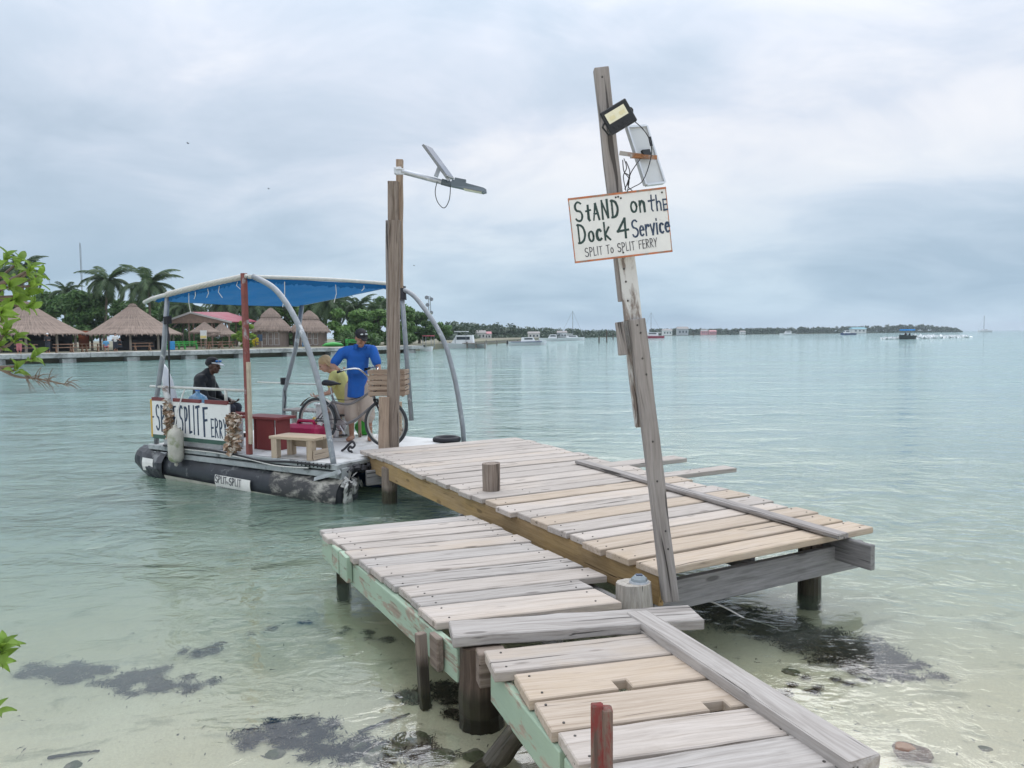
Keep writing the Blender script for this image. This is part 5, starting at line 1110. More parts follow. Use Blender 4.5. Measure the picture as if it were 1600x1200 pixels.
# red roofed pavilion
y0 = 100; c_ = pos(316, y0); pv = thing('red_roof_pavilion', 'open timber pavilion with a raspberry red sheet metal roof', 'pavilion', c_, .0)
zr, ze = pz(487,320,y0)-c_.z, pz(503,320,y0)-c_.z; hw, dp_ = 4.1, 5.5
def P3(x, y, z): return Vector((x, y, z))
ridx = -1.4
mb = MB()
for z_ in (0,.10): pass
mb.add([P3(ridx,0,zr),P3(ridx+2.8,dp_,zr+.1),P3(ridx+2.8+hw,dp_,ze+.1),P3(ridx+hw+1.2,0,ze), P3(ridx,0,zr-.1),P3(ridx+2.8,dp_,zr),P3(ridx+2.8+hw,dp_,ze),P3(ridx+hw+1.2,0,ze-.1)], [(0,3,2,1),(4,5,6,7),(0,1,5,4),(1,2,6,5),(2,3,7,6),(3,0,4,7)]); mb.build('roof_slope', 'roof_red', pv)
mb = MB(); mb.add([P3(ridx,0,zr),P3(ridx+2.8,dp_,zr+.1),P3(ridx-1.4,dp_,ze+.1),P3(ridx-hw+.2,0,ze), P3(ridx,0,zr-.1),P3(ridx+2.8,dp_,zr),P3(ridx-1.4,dp_,ze),P3(ridx-hw+.2,0,ze-.1)], [(0,1,2,3),(7,6,5,4),(4,5,1,0),(5,6,2,1),(6,7,3,2),(7,4,0,3)]); mb.build('roof_slope', 'roof_red', pv)
mb = MB(); mb.bar(P3(ridx,-.06,zr-.08), P3(ridx+hw+1.2,-.06,ze-.08), .06,.24); mb.build('fascia', 'white_frame', pv); mb = MB(); mb.bar(P3(ridx,-.06,zr-.08), P3(ridx-hw+.2,-.06,ze-.08), .06,.24); mb.build('fascia', 'white_frame', pv)
mb = MB(); mb.add([P3(ridx,.05,zr-.2),P3(ridx+hw+.8,.05,ze-.15),P3(ridx-hw+.5,.05,ze-.15)], [(0,1,2)]); mb.add([P3(ridx,.15,zr-.2),P3(ridx+hw+.8,.15,ze-.15),P3(ridx-hw+.5,.15,ze-.15)], [(2,1,0)]); mb.build('gable', 'timber', pv)
for x in (-4.6,-1.8,1.2,3.4):
    for y in (.3, dp_-.4): MB().box((x+(1.4 if y > 1 else 0),y,(ze-.1)/2), (.16,.16,ze-.1)).build('post', 'timber', pv)
for x, s_ in ((-4.6,1),(3.4,-1),(1.2,-1)): mb = MB(); mb.bar(P3(x,.3,ze-1.3), P3(x+s_*1.3,.3,ze-.2), .1,.1); mb.build('brace', 'timber', pv)

# ------------------------------------------------------------------ furniture and small things on the beach
def picnic(u, y, rz, label, mat='table_wood', L=1.8):
    t = thing('picnic_table', label, 'table', pos(u, y), rz, 'picnic tables on the beach'); mb = MB()
    MB().box((0,0,.74), (L,.75,.05)).build('top', mat, t)
    for s_ in (-1,1): MB().box((0,s_*.75,.45), (L,.26,.05)).build('seat', mat, t)
    for x in (-L*.36,L*.36):
        mb = MB(); mb.bar((x,-.7,0), (x,.25,.73), .05,.09, (1,0,0)); mb.bar((x,.7,0), (x,-.25,.73), .05,.09, (1,0,0)); mb.bar((x,-.8,.42), (x,.8,.42), .05,.08); mb.build('leg_frame', mat, t)
for u, y, rz, lb in ((100,70,.6,'picnic table right of the standing person in black'), (122,72,.6,'picnic table below the orange door panel'), (140,72.5,.6,'picnic table left of the person in white'), (40,69,.6,'picnic table in front of the largest palapa'), (316,84,.3,'picnic table directly below the pale notice board'), (336,86,.7,'picnic table just right of the notice board'), (352,88,.7,'picnic table left of the yellow green bush'), (222,76,.6,'picnic table at the right of the second palapa')): picnic(u, y, rz, lb)
def gbench(u, y, label):
    t = thing('green_bench', label, 'bench', pos(u, y), .65, 'bright green beach benches'); MB().box((0,0,.45), (2.0,.5,.06)).build('seat', 'bench_green', t); [MB().box((0,.24,.65+.16*i), (2.0,.05,.09)).build('back_slat', 'bench_green', t) for i in range(2)]
    for x in (-.9,.9): MB().box((x,.2,.46), (.08,.08,.92)).build('leg', 'bench_green', t); MB().box((x,-.2,.22), (.08,.08,.44)).build('leg', 'bench_green', t)
gbench(274, 80, 'left one of the two bright green benches on the beach'); gbench(293, 82, 'right one of the two bright green benches on the beach')
gbench(552, 96, 'green bench at the right of the round huts')
t = thing('rubbish_drum', 'blue drum standing beside the left green bench', 'drum', pos(268,79.5)); MB().lathe([(.28,0),(.30,.05),(.30,.4),(.31,.42),(.30,.44),(.30,.85),(.27,.88)], n=16).build('body', 'blue_plastic', t)
t = thing('notice_board', 'pale notice board with a yellow band in front of the small thatch umbrella', 'notice board', pos(318,82)); MB().box((0,0,1.55), (.68,.05,.9)).build('board', 'sign_pale', t); MB().box((0,-.03,1.30), (.64,.02,.28)).build('yellow_band', 'sign_yellow', t); MB().box((-.28,.0,.55), (.07,.06,1.1)).build('leg', 'timber', t); MB().box((.28,.0,.55), (.07,.06,1.1)).build('leg', 'timber', t)
t = thing('door_panel', 'orange brown door panel between the two thatched palapas', 'door', pos(131,82)); MB().box((0,0,1.1), (1.1,.08,1.9)).build('panel', 'orange_door', t); MB().box((0,0,2.08), (1.2,.1,.08)).build('lintel', 'timber', t)
t = thing('beach_sign', 'dark blue sign on a white stake beside the left round hut', 'sign', pos(409,93)); MB().box((0,0,.75), (.07,.06,1.5)).build('stake', 'white_frame', t); MB().box((-.2,-.05,1.15), (.55,.04,.8)).build('board', 'blue_sign', t)
t = thing('blue_chair', 'small blue chair in front of the right round hut', 'chair', pos(476,96)); MB().box((0,0,.45), (.5,.5,.06)).build('seat', 'blue_plastic', t); MB().box((0,.24,.75), (.5,.05,.6)).build('backrest', 'blue_plastic', t); [MB().box((sx*.22,sy*.22,.21), (.05,.05,.42)).build('leg', 'blue_plastic', t) for sx in (-1,1) for sy in (-1,1)]
t = thing('rowing_boat', 'small green upturned boat on the sea wall right of the round huts', 'boat', pos(520,94), .4); MB().tube([(-1.3,0,.1),(-.9,0,.22),(0,0,.28),(.9,0,.22),(1.3,0,.12)], [.06,.35,.48,.36,.06], 12, sq=.6).build('hull', 'bench_green', t, smooth=True); MB().box((0,0,.56), (2.0,.06,.06)).build('keel', 'white_frame', t)
pmat('top_white', (.62,.62,.60), .8); pmat('top_black', (.015,.017,.022), .8); pmat('top_blue', (.10,.30,.50), .8); pmat('top_pink', (.45,.16,.18), .8)
def bystander(u, y, label, top, bottom, sit=False, rz=0.0, hat=None, skin='skin_tan'):
    t = thing('person', label, 'person', pos(u, y), rz); hz_ = .45 if sit else .92
    hc = Vector((0,-.02,hz_+.72)); B = basis((0,-1,-.05), (0,0,1))
    def bd_(mb):
        head(mb, hc, B); capsule(mb, (0,0,hz_+.5), (0,0,hz_+.6), .06); capsule(mb, (0,0,hz_+.42), (0,0,hz_+.05), .13, .13)
        for sx in (-1,1):
            capsule(mb, (sx*.18,0,hz_+.46), (sx*.25,-.03,hz_+.2), .05, .042); capsule(mb, (sx*.25,-.03,hz_+.2), (sx*.12,-.24,hz_+.22), .04, .03)
            if sit: capsule(mb, (sx*.1,0,hz_), (sx*.12,-.42,hz_+.02), .09, .06); capsule(mb, (sx*.12,-.42,hz_+.02), (sx*.12,-.40,.06), .055, .04)
            else: capsule(mb, (sx*.1,0,hz_), (sx*.11,0,.5), .09, .06); capsule(mb, (sx*.11,0,.5), (sx*.11,.02,.06), .055, .04)
            capsule(mb, (sx*.12,-.38 if sit else .02,.04), (sx*.12,-.52 if sit else -.12,.035), .04)
    layer(t, 'body', skin, bd_, .028, 1)
    layer(t, 'top', top, lambda mb: [capsule(mb, (0,0,hz_+.42), (0,0,hz_+.05), .16, .165), capsule(mb, (-.17,0,hz_+.45), (.17,0,hz_+.45), .085)]+[capsule(mb, (sx*.18,0,hz_+.46), (sx*.24,-.02,hz_+.24), .072, .068) for sx in (-1,1)], .03, 1)
    layer(t, 'trousers', bottom, lambda mb: [mb.ell((0,0,hz_), (.18,.15,.13))]+[(capsule(mb, (sx*.1,0,hz_), (sx*.12,-.42,hz_+.02), .11, .085) if sit else capsule(mb, (sx*.1,0,hz_), (sx*.11,0,.30), .11, .09)) for sx in (-1,1)], .03, 1)
    layer(t, 'hair' if not hat else 'cap', hat or 'hair_dark', lambda mb: mb.ell(hc+B@Vector((-.02,0,.04)), (.115,.095,.095), 12, 8, B), .025, 1)
bystander(74, 67.5, 'person in black standing on the sea wall before the largest palapa', 'top_black', 'jeans', hat='cap_white')
bystander(180, 73.5, 'person in a white shirt standing before the second palapa', 'top_white', 'jeans', rz=.4)
bystander(165, 73, 'seated person in a light blue top left of the one in white', 'top_blue', 'top_pink', True, .6)
bystander(187, 74, 'seated person in dark clothes right of the one in white', 'top_black', 'jeans', True, -.5)
bystander(29, 66, 'person in dark top and pink shorts under the leafy branch at far left', 'top_black', 'top_pink', False, .3)

# ------------------------------------------------------------------ trees
def leaf_mat(name, c1, c2, trans=.35):
    mt = bpy.data.materials.new(name); mt.use_nodes = True; g = G(mt.node_tree); M[name] = mt
    o = g.n('ShaderNodeOutputMaterial'); ge = g.n('ShaderNodeNewGeometry'); r = ge.outputs['Random Per Island']; ro = g.n('ShaderNodeObjectInfo').outputs['Random']
    c = g.mix(r, c1, c2); br = g.mr(ro, 0, 1, .78, 1.15); c = g.mix(1.0, c, g.n('ShaderNodeCombineColor', {0: br, 1: br, 2: br}).outputs[0], 'MULTIPLY')
    b = g.n('ShaderNodeBsdfPrincipled', {'Base Color': c, 'Roughness': .55, 'Specular IOR Level': .35}); t = g.n('ShaderNodeBsdfTranslucent', {'Color': c})
    g.t.links.new(g.n('ShaderNodeMixShader', {0: trans, 1: b, 2: t}).outputs[0], o.inputs[0])
leaf_mat('leaf_dark', (.055,.13,.04), (.15,.25,.08)); leaf_mat('leaf_mid', (.09,.19,.05), (.21,.34,.10)); leaf_mat('leaf_bright', (.13,.26,.03), (.30,.42,.06)); leaf_mat('leaf_palm', (.06,.11,.05), (.14,.20,.09)); leaf_mat('leaf_far', (.040,.075,.045), (.075,.115,.065), .2); leaf_mat('leaf_near', (.09,.20,.03), (.24,.36,.055), .4); leaf_mat('leaf_yellow', (.55,.45,.03), (.7,.6,.05))
pmat('trunk', (.20,.165,.13), .9, .25, 2, bump=.5); pmat('twig', (.15,.115,.09), .9, .2, 20)
def leaves(n, centers, spread, size, seed, flat=.6):
    r = np.random.default_rng(seed); k = len(centers); c = np.array(centers)[r.integers(0, k, n)]; sp_ = np.array(spread)
    off = r.normal(size=(n,3)); off /= np.linalg.norm(off, axis=1, keepdims=True)+1e-9; off *= (r.uniform(0,1,(n,1))**.45); p_ = c + off*sp_
    nr = off*.7 + r.normal(size=(n,3))*.6; nr[:,2] += flat; nr /= np.linalg.norm(nr, axis=1, keepdims=True)
    t = np.cross(nr, r.normal(size=(n,3))); t /= np.linalg.norm(t, axis=1, keepdims=True)+1e-9; b = np.cross(nr, t); s_ = size*r.uniform(.6,1.4,(n,1))
    return np.stack([p_-t*s_, p_-b*s_*.42+nr*s_*.08, p_+t*s_, p_+b*s_*.42+nr*s_*.08], 1)
def broadleaf(u, v, ru, rv, y, label, mat='leaf_dark', n=6000, seed=1, size=.30, clumps=26, name='leafy_tree', cat='tree', group='trees along the beach'):
    k = y/FPX; base = pos(u, y); cz = pz(v, u, y)-base.z; RX, RZ = ru*k, rv*k; r = random.Random(seed); t = thing(name, label, cat, base, 0, group)
    cs = []
    while len(cs) < clumps:
        x, yy, z = r.uniform(-1,1), r.uniform(-1,1), r.uniform(-1,1); d_ = math.sqrt(x*x+yy*yy+z*z)
        if .45 < d_ < 1: cs.append((x*RX*.82, yy*RX*.7, cz + z*RZ*.82))
    rad = RX*.27; quads_mesh('crown', leaves(n, cs, (rad*1.15,rad*1.15,rad*.75), size, seed), mat, t)
    mb = MB(); tr = max(.10, RX*.06); mb.tube([(0,0,-.1),(.1,0,cz*.4),(0,0,cz*.8)], [tr*1.4,tr,tr*.7], 8)
    for c_ in cs[:9]: mb.tube([(0,0,cz*.45), (c_[0]*.5,c_[1]*.5,(c_[2]+cz*.5)/2), c_], [tr*.6,tr*.35,tr*.12], 5)
    mb.build('trunk', 'trunk', t); return t
G1 = [(130,486,46,40,100,'dense dark green tree between the two thatched palapas','leaf_dark',9000), (12,492,40,34,104,'dark tree behind the largest palapa at far left','leaf_dark',4000),
 (300,500,46,26,116,'dark tree mass behind the red roofed pavilion','leaf_dark',5000), (258,512,30,28,106,'dark shrubby tree left of the red roofed pavilion','leaf_dark',3500), (365,488,34,24,118,'mid green tree behind the red canopy post','leaf_mid',4000), (448,484,34,26,114,'mid green tree rising between the two round huts','leaf_mid',4000),
 (546,506,34,36,104,'broad green tree right of the round huts','leaf_mid',7000), (530,482,30,22,116,'dark tree crown behind the right round hut','leaf_dark',3500), (588,505,30,34,106,'green tree behind the man in the blue shirt','leaf_mid',5000), (626,506,30,34,112,'green tree behind the lamp post','leaf_mid',5000), (655,512,28,27,122,'leafy tree right of the lamp post','leaf_dark',5000), (690,519,20,15,136,'small round tree at the end of the beach','leaf_dark',3000), (604,482,26,18,124,'dark tree top behind the lamp post','leaf_dark',3000), (490,478,36,20,122,'dark tree crown above the right round hut','leaf_dark',3500), (412,478,30,20,124,'dark tree crown above the left round hut','leaf_dark',3000), (235,498,30,34,112,'dark tree behind the second palapa','leaf_dark',4000)]
for i, (u, v, ru, rv, y, lb, mt_, n) in enumerate(G1): broadleaf(u, v, ru, rv, y, lb, mt_, n, 100+i, .30, 26)
broadleaf(381, 524, 19, 24, 92, 'bright yellow green bush left of the red canopy post', 'leaf_bright', 5000, 77, .16, 22, 'bright_bush', 'bush', 'shrubs on the beach')
broadleaf(400, 536, 6, 10, 91, 'yellow flowering shrub beside the blue sign', 'leaf_yellow', 700, 78, .10, 10, 'yellow_shrub', 'bush', 'shrubs on the beach')
broadleaf(345, 536, 26, 9, 103, 'low green shrubs under the pavilion', 'leaf_mid', 3000, 79, .16, 20, 'low_shrub', 'bush', 'shrubs on the beach')
for k_, (u, v, ru, rv, y, lb) in enumerate(((128,524,34,14,97,'low dark hedge at ground level between the two palapas'), (252,522,24,16,100,'low dark hedge right of the second palapa'), (302,528,40,12,112,'low dark hedge behind the posts of the pavilion'), (370,518,22,18,112,'low hedge behind the bright yellow green bush'), (454,528,22,14,112,'low hedge between the round huts'), (560,532,40,12,100,'low hedge behind the fair haired person'), (618,530,34,13,106,'low hedge behind the lamp post'), (20,520,46,14,92,'low dark hedge behind the largest palapa'))):
    broadleaf(u, v, ru, rv, y, lb, 'leaf_dark', 3200, 500+k_, .24, 24, 'garden_hedge', 'hedge', 'hedges behind the beach')
for k_, (u, v, ru, rv, y, lb) in enumerate(((72,478,26,26,108,'leafy tree between the far left palm and the dense dark tree'), (196,488,28,28,110,'leafy tree in the gap behind the second palapa'), (272,486,30,24,120,'leafy tree above the left end of the pavilion roof'))):
    broadleaf(u, v, ru, rv, y, lb, 'leaf_dark', 4000, 600+k_, .30, 24)
def frond_mesh(L, seed, droop=1.0):
    r = random.Random(seed); k = 22; pts = []; p_ = Vector((0,0,0)); a = .55
    for i in range(k+1): pts.append(p_.copy()); p_ = p_ + Vector((math.cos(a),0,math.sin(a)))*L/k; a -= (.055+.035*i/k)*droop*1.35
    mb = MB(); mb.tube(pts, [.035*(1-.8*i/k) for i in range(k+1)], 4)
    for i in range(2, k*2):
        t = i/(k*2); q = pts[min(k,int(t*k))].lerp(pts[min(k,int(t*k)+1)], t*k % 1); d_ = (pts[min(k,int(t*k)+1)]-pts[max(0,int(t*k)-1)]).normalized()
        ll = L*.24*math.sin(PI*min(1,.12+t*.86))**.7
        for s_ in (-1,1):
            o_ = Vector((d_.x*.55, s_*.75, d_.z*.5-.42*r.uniform(.6,1.4))).normalized()*ll*r.uniform(.8,1.1); w_ = d_*.045
            mb.add([q-w_, q+w_, q+o_*.6+w_*.8, q+o_+Vector((0,0,-ll*.12)), q+o_*.6-w_*.8], [(0,1,2,3,4)])
    return mb.mesh('frond')
FR = [frond_mesh(3.6, s_, dd) for s_, dd in ((1,.7),(2,1.0),(3,1.35))]
for me in FR: me.materials.append(M['leaf_palm'])
def palm(u, v, rpx, y, label, lean=0.0, seed=1, nf=25):
    r = random.Random(seed); base = pos(u-lean*20, y); k = y/FPX; top = Vector((at(u,v,y=y).x-base.x, 0, pz(v,u,y)-base.z)); sc = rpx*k/2.9
    t = thing('palm_tree', label, 'palm tree', base, 0, 'coconut palms along the beach'); mb = MB()
    mb.tube([(0,0,-.2), (top.x*.25,0,top.z*.4), (top.x*.65,0,top.z*.75), top], [.22,.16,.14,.12], 8); mb.build('trunk', 'trunk', t)
    for i in range(nf):
        o_ = link('frond', FR[0 if i < 6 else (1 if i < 13 else 2)], t); o_.location = top; o_.scale = (sc,)*3 if i else (sc,)*3
        o_.rotation_euler = (r.uniform(-.25,.25), [-.55,-.05,.35][0 if i < 6 else (1 if i < 13 else 2)]+r.uniform(-.2,.2), i*2.4+r.uniform(-.3,.3))
for i, a in enumerate([(34,424,40,98,'coconut palm at the far left behind the leafy branch',-.3), (168,440,42,99,'coconut palm with a tall crown between the palapas and the thin mast',.2), (232,446,48,96,'largest coconut palm behind the second palapa',-.2), (102,456,26,108,'small palm left of the dense dark tree',0), (4,436,28,112,'palm at the extreme left edge above the large palapa',0),
    (290,480,36,108,'palm behind the ridge of the red roofed pavilion',.3), (350,474,36,114,'palm under the canopy left of the red post',-.2), (398,478,34,110,'palm directly behind the red canopy post',.2), (452,470,36,118,'palm above the gap between the round huts',0), (512,474,44,106,'palm with drooping fronds right of the round huts',.2), (560,480,32,110,'palm behind the green tree near the man in blue',-.2), (592,482,28,112,'palm beside the lamp post behind the green trees',.1)]):
    palm(*a[:5], a[5], 300+i)

# ------------------------------------------------------------------ masts, docks, boats, far shore
pmat('mast_grey', (.20,.22,.24), .6); pmat('boat_white', (.66,.67,.68), .35, .04); pmat('boat_glass', (.03,.04,.05), .15); pmat('boat_blue', (.03,.06,.16), .35); pmat('boat_red', (.40,.06,.10), .45); pmat('boat_dark', (.02,.025,.025), .4); pmat('canopy_blue', (.01,.28,.75), .6); pmat('foam', (.80,.83,.84), .9, .05, 3); pmat('dock_far', (.22,.20,.18), .9)
pmat('house_white', (.58,.58,.56), .8); pmat('house_pink', (.52,.25,.27), .8); pmat('house_grey', (.35,.36,.37), .8); pmat('house_roof', (.30,.28,.27), .8); pmat('house_teal', (.18,.36,.42), .8)
def mast(u, vt, y, label, lattice):
    b_ = pos(u, y); h = pz(vt, u, y)-b_.z; t = thing('radio_mast', label, 'mast', b_); 
    if not lattice: MB().tube([(0,0,0),(0,0,h*.97),(.05,0,h)], [.12,.10,.06], 6).build('pole', 'mast_grey', t); MB().tube([(.35,0,h*.4),(.35,0,h*.94),(.2,0,h*.99),(0,0,h)], .07, 5).build('cable_pipe', 'mast_grey', t)
    else:
        w_ = h*.028
        for sx in (-1,1):
            for sy in (-1,1): MB().bar((sx*w_*1.3,sy*w_*1.3,0), (sx*w_*.7,sy*w_*.7,h), .10,.10, (1,0,0)).build('leg', 'mast_grey', t)
        mb = MB()
        for i in range(12):
            z0, z1 = h*i/12, h*(i+1)/12; s_ = 1 if i % 2 else -1
            mb.bar((-s_*w_,-w_,z0), (s_*w_,-w_,z1), .07,.07, (0,1,0)); mb.bar((-w_,-w_,z1), (w_,-w_,z1), .07,.07)
        mb.build('lattice', 'mast_grey', t)
        for x, z in ((-.7,.97),(.6,.93),(-.5,.80),(.5,.62)): MB().cyl((x*w_*3,-w_*1.5,h*z), (x*w_*3,-w_*2.6,h*z), w_*1.6, n=10).build('antenna_dish', 'mast_grey', t)
mast(131, 379, 260, 'thin tall mast rising behind the trees at the left', False); mast(672, 463, 240, 'lattice antenna tower above the trees right of the lamp post', True)
def hull(mb, L, B_, D_, z0=-.25, n=12):
    vs = []; 
    for i in range(n+1):
        t = i/n; x = -L/2+L*t; w_ = B_/2*(1 if t < .45 else math.cos((t-.45)/.55*PI/2)**.7*.98+.02); sh = D_*(1+.35*max(0,t-.3)**1.5)
        vs += [(x,-w_*.55,z0+(.25*max(0,t-.75)*4 if t > .75 else 0)), (x,-w_,z0+sh), (x,w_,z0+sh), (x,w_*.55,z0+(.25*max(0,t-.75)*4 if t > .75 else 0))]
    fs = []
    for i in range(n):
        for j in range(4): fs.append((i*4+j, (i+1)*4+j, (i+1)*4+(j+1) % 4, i*4+(j+1) % 4))
    fs += [(0,1,2,3), (n*4+3,n*4+2,n*4+1,n*4)]; mb.add(vs, fs)
def wpos(u, y): return Vector((at(u, 527, y=y).x, y, 0))
def mboat(u, y, L, rz, label, hm='boat_white', cabin=None, top=None, mast_h=0, outb=False, stripe=None, group=None, dep=None):
    t = thing('motor_boat' if not mast_h else 'sailing_boat', label, 'boat', wpos(u, y), rz, group); B_, D_ = L*.30, dep or max(.75,L*.13); mb = MB(); hull(mb, L, B_, D_); mb.build('hull', hm, t)
    if stripe: MB().box((-L*.05,0,D_-.32), (L*.8,B_*1.01,.12)).build('stripe', stripe, t)
    z = D_-.25
    if cabin:
        x0, x1, h = cabin; x0 *= L; x1 *= L
        mb = MB(); w_ = B_*.38; mb.add([(x0,-w_,z),(x1,-w_,z),(x1,w_,z),(x0,w_,z),(x0+.1,-w_*.9,z+h),(x1-h*.6,-w_*.85,z+h),(x1-h*.6,w_*.85,z+h),(x0+.1,w_*.9,z+h)], [(0,1,5,4),(1,2,6,5),(2,3,7,6),(3,0,4,7),(4,5,6,7)]); mb.build('cabin', 'boat_white', t)
        for sy in (-1,1): MB().box(((x0+x1)/2-h*.15,sy*w_*.965,z+h*.64), ((x1-x0)*.6,.03,h*.34)).build('window', 'boat_glass', t)
        MB().box((x1-h*.33,0,z+h*.62), (.06,w_*1.4,h*.4), Euler((0,-.55,0))).build('windscreen', 'boat_glass', t)
    if top:
        x0, x1, h, m_ = top; MB().box(((x0+x1)/2*L,0,z+h), ((x1-x0)*L,B_*.9,.32 if m_ == 'canopy_blue' else .10)).build('canopy', m_, t, bevel=.03)
        for x in (x0*L+.1,x1*L-.1):
            for sy in (-1,1): MB().cyl((x,sy*B_*.40,z-.1), (x,sy*B_*.40,z+h), .035, n=6).build('canopy_pole', 'mast_grey', t)
    if mast_h:
        MB().tube([(L*.05,0,z),(L*.05,0,mast_h)], [max(.10,y*.00034),max(.06,y*.00026)], 6).build('mast', 'mast_grey', t); MB().tube([(L*.05,0,z+1.2),(-L*.38,0,z+1.25)], .12, 6).build('boom', 'boat_white', t)
        MB().tube([(L*.05,0,mast_h),(L*.48,0,z+.2)], .03, 4).build('stay', 'mast_grey', t); MB().tube([(L*.05,0,mast_h),(-L*.47,0,z+.1)], .03, 4).build('stay', 'mast_grey', t)
    if outb: MB().box((-L/2-.15,0,D_*.6), (.35,.35,.7), taper=.8).build('outboard_motor', 'boat_dark', t, bevel=.05)
    return t
def jetty(u0, y0_, u1, y1_, label, n=6):
    a_, b_ = wpos(u0,y0_), wpos(u1,y1_); t = thing('far_jetty', label, 'jetty', (a_+b_)/2); c_ = (a_+b_)/2; d_ = (b_-a_); L = d_.length
    o_ = MB().box((0,0,.75), (L,1.4,.16)).build('decking', 'dock_far', t); o_.rotation_euler = (0,0,math.atan2(d_.y,d_.x))
    for i in range(n):
        p_ = a_ + d_*(i/(n-1)) - c_; MB().cyl((p_.x,p_.y-.6,-1.5), (p_.x,p_.y-.6,1.0), .14, n=8).build('pile', 'dock_far', t)
jetty(690, 124, 758, 118, 'low wooden jetty beside the white cabin boat'); jetty(760, 152, 842, 150, 'low jetty behind the long white motor boat')
mboat(722, 121, 7.4, PI*.96, 'white cabin cruiser moored at the jetty right of the curved pipe', cabin=(-.25,.22,1.35), top=(-.12,.14,1.9,'boat_white'))
mboat(668, 101, 4.6, -1.25, 'small white outboard boat with red sunshade by the sea wall end', top=(-.1,.35,1.5,'boat_red'), outb=True)
mboat(824, 148, 7.5, .15, 'long low white motor boat with dark windows by the far jetty', cabin=(-.15,.2,.8), stripe='boat_blue', outb=True)
mboat(862, 240, 8, PI, 'small white motor boat moored left of the moored yacht', cabin=(-.2,.15,1.2))
mboat(893, 250, 8.5, .1, 'white sailing yacht moored before the far shore, left of the sign post', cabin=(-.2,.25,.8), mast_h=9.5)
mboat(1019, 330, 10, PI, 'white and red sailing boat just right of the sign post', hm='boat_red', cabin=(-.25,.3,1.4), mast_h=11, stripe='boat_white')
mboat(1230, 520, 10, PI*.95, 'small white motor boat in front of the low green island', cabin=(-.25,.2,1.8))
mboat(1325, 480, 9.5, PI, 'dark blue hulled motor boat left of the speeding boat', hm='boat_blue', cabin=(-.1,.3,1.7))
mboat(1538, 900, 16, PI, 'sailing boat with bare mast alone at the far right horizon', hm='boat_white', cabin=(-.2,.2,1.2), mast_h=19)
sb_ = mboat(1416, 195, 7.0, -2.5, 'speeding dark motor boat with a bright blue sunshade and white wake', hm='boat_dark', top=(-.38,.22,1.42,'canopy_blue'), outb=True, dep=1.15)
for i, (dx, dy) in enumerate(((.6,.2),(-.2,-.35),(-1.0,.35))):
    w_ = sb_.location + Matrix.Rotation(-2.5,3,'Z') @ Vector((dx,dy,.55)); t = thing('person', ['passenger nearest the bow of the speeding motor boat','passenger amidships in the speeding motor boat','person steering at the stern of the speeding motor boat'][i], 'person', w_)
    layer(t, 'body', 'skin_dark', lambda mb: [mb.ell((0,0,.95),(.11,.11,.13)), capsule(mb,(0,0,.75),(0,0,.35),.15,.17), capsule(mb,(-.12,0,.7),(-.28,.1,.4),.06), capsule(mb,(.12,0,.7),(.28,.1,.4),.06), capsule(mb,(0,.05,.3),(.0,.4,.28),.14,.1)], .04, 1)
    layer(t, 'shirt', ['top_black','top_pink','top_black'][i], lambda mb: [capsule(mb,(0,0,.72),(0,0,.35),.18,.2), capsule(mb,(-.12,0,.7),(.12,0,.7),.1)], .05, 1)
r = np.random.default_rng(5); V = []
c0 = sb_.location; 
def foam_strip(name, pts, n, wid, hgt, seed):
    r = np.random.default_rng(seed); k = len(pts)-1; V = []
    for i in range(n):
        t = r.uniform(0,k); j = min(k-1,int(t)); p_ = np.array(pts[j])*(1-(t-j))+np.array(pts[j+1])*(t-j); s_ = r.uniform(.25,.75); c_ = p_+np.array([r.normal()*wid, r.normal()*wid, abs(r.normal())*hgt*(1-.5*t/k)+.03])
        a = r.normal(size=3); a /= np.linalg.norm(a); b = np.cross(a, r.normal(size=3)); b /= np.linalg.norm(b); V.append([c_-a*s_, c_-b*s_*.5, c_+a*s_, c_+b*s_*.5])
    o_ = quads_mesh(name, np.array(V), 'foam'); tag(o_, 'white foaming wake trailing to the right of the speeding motor boat' if name == 'wake_foam' else 'white bow spray left of the speeding motor boat', 'wake', None, 'stuff')
e1 = wpos(1505, 236); foam_strip('wake_foam', [tuple(wpos(1426,204)), tuple(wpos(1465,212)), tuple(wpos(1507,224))], 3200, .6, .26, 3); foam_strip('bow_foam', [tuple(wpos(1382,195)), tuple(wpos(1406,196))], 500, .35, .08, 4)
# posts standing in the water
for u, y, h, lb in ((948,190,2.9,'tall dark piling standing alone in the water left of the sign post'), (958,260,2.2,'thinner dark piling behind the tall one in the water'), (936,175,1.3,'short leaning stick in the water left of the tall piling'), (1083,420,3.0,'piling in the water before the small pink house')):
    o_ = log(None, tuple(wpos(u,y)-Vector((0,0,1))), tuple(wpos(u,y)+Vector((0,0,h))), .16, .14, 'post_dark', 'water_piling'); tag(o_, lb, 'piling')
# low far shores
def far_wood(name, segs, n, size, seed, label):
    r = np.random.default_rng(seed); C_ = []
    for (u0, y0_, h0, u1, y1_, h1) in segs:
        for i in range(int(abs(u1-u0)*1.1)+2):
            t = r.uniform(); y = y0_+(y1_-y0_)*t; w_ = wpos(u0+(u1-u0)*t, y); h = (h0+(h1-h0)*t)*r.uniform(.55,1.15); C_.append((w_.x, w_.y+r.uniform(-3,2), .6)); C_.append((w_.x+r.uniform(-3,3), w_.y+r.uniform(-3,2), .9)); C_.append((w_.x, w_.y+r.uniform(0,14), h*.55)); C_.append((w_.x, w_.y+r.uniform(0,20), h*.8))
    o_ = quads_mesh(name, leaves(n, C_, (2.6,2.6,1.5), size, seed, .3), 'leaf_far'); tag(o_, label, 'woodland', None, 'stuff')
mb = MB()
def far_land(name, pts):
    mb = MB(); mb.prism(pts, -4, .35); o_ = mb.build(name, 'island_soil'); o_['kind'] = 'structure'
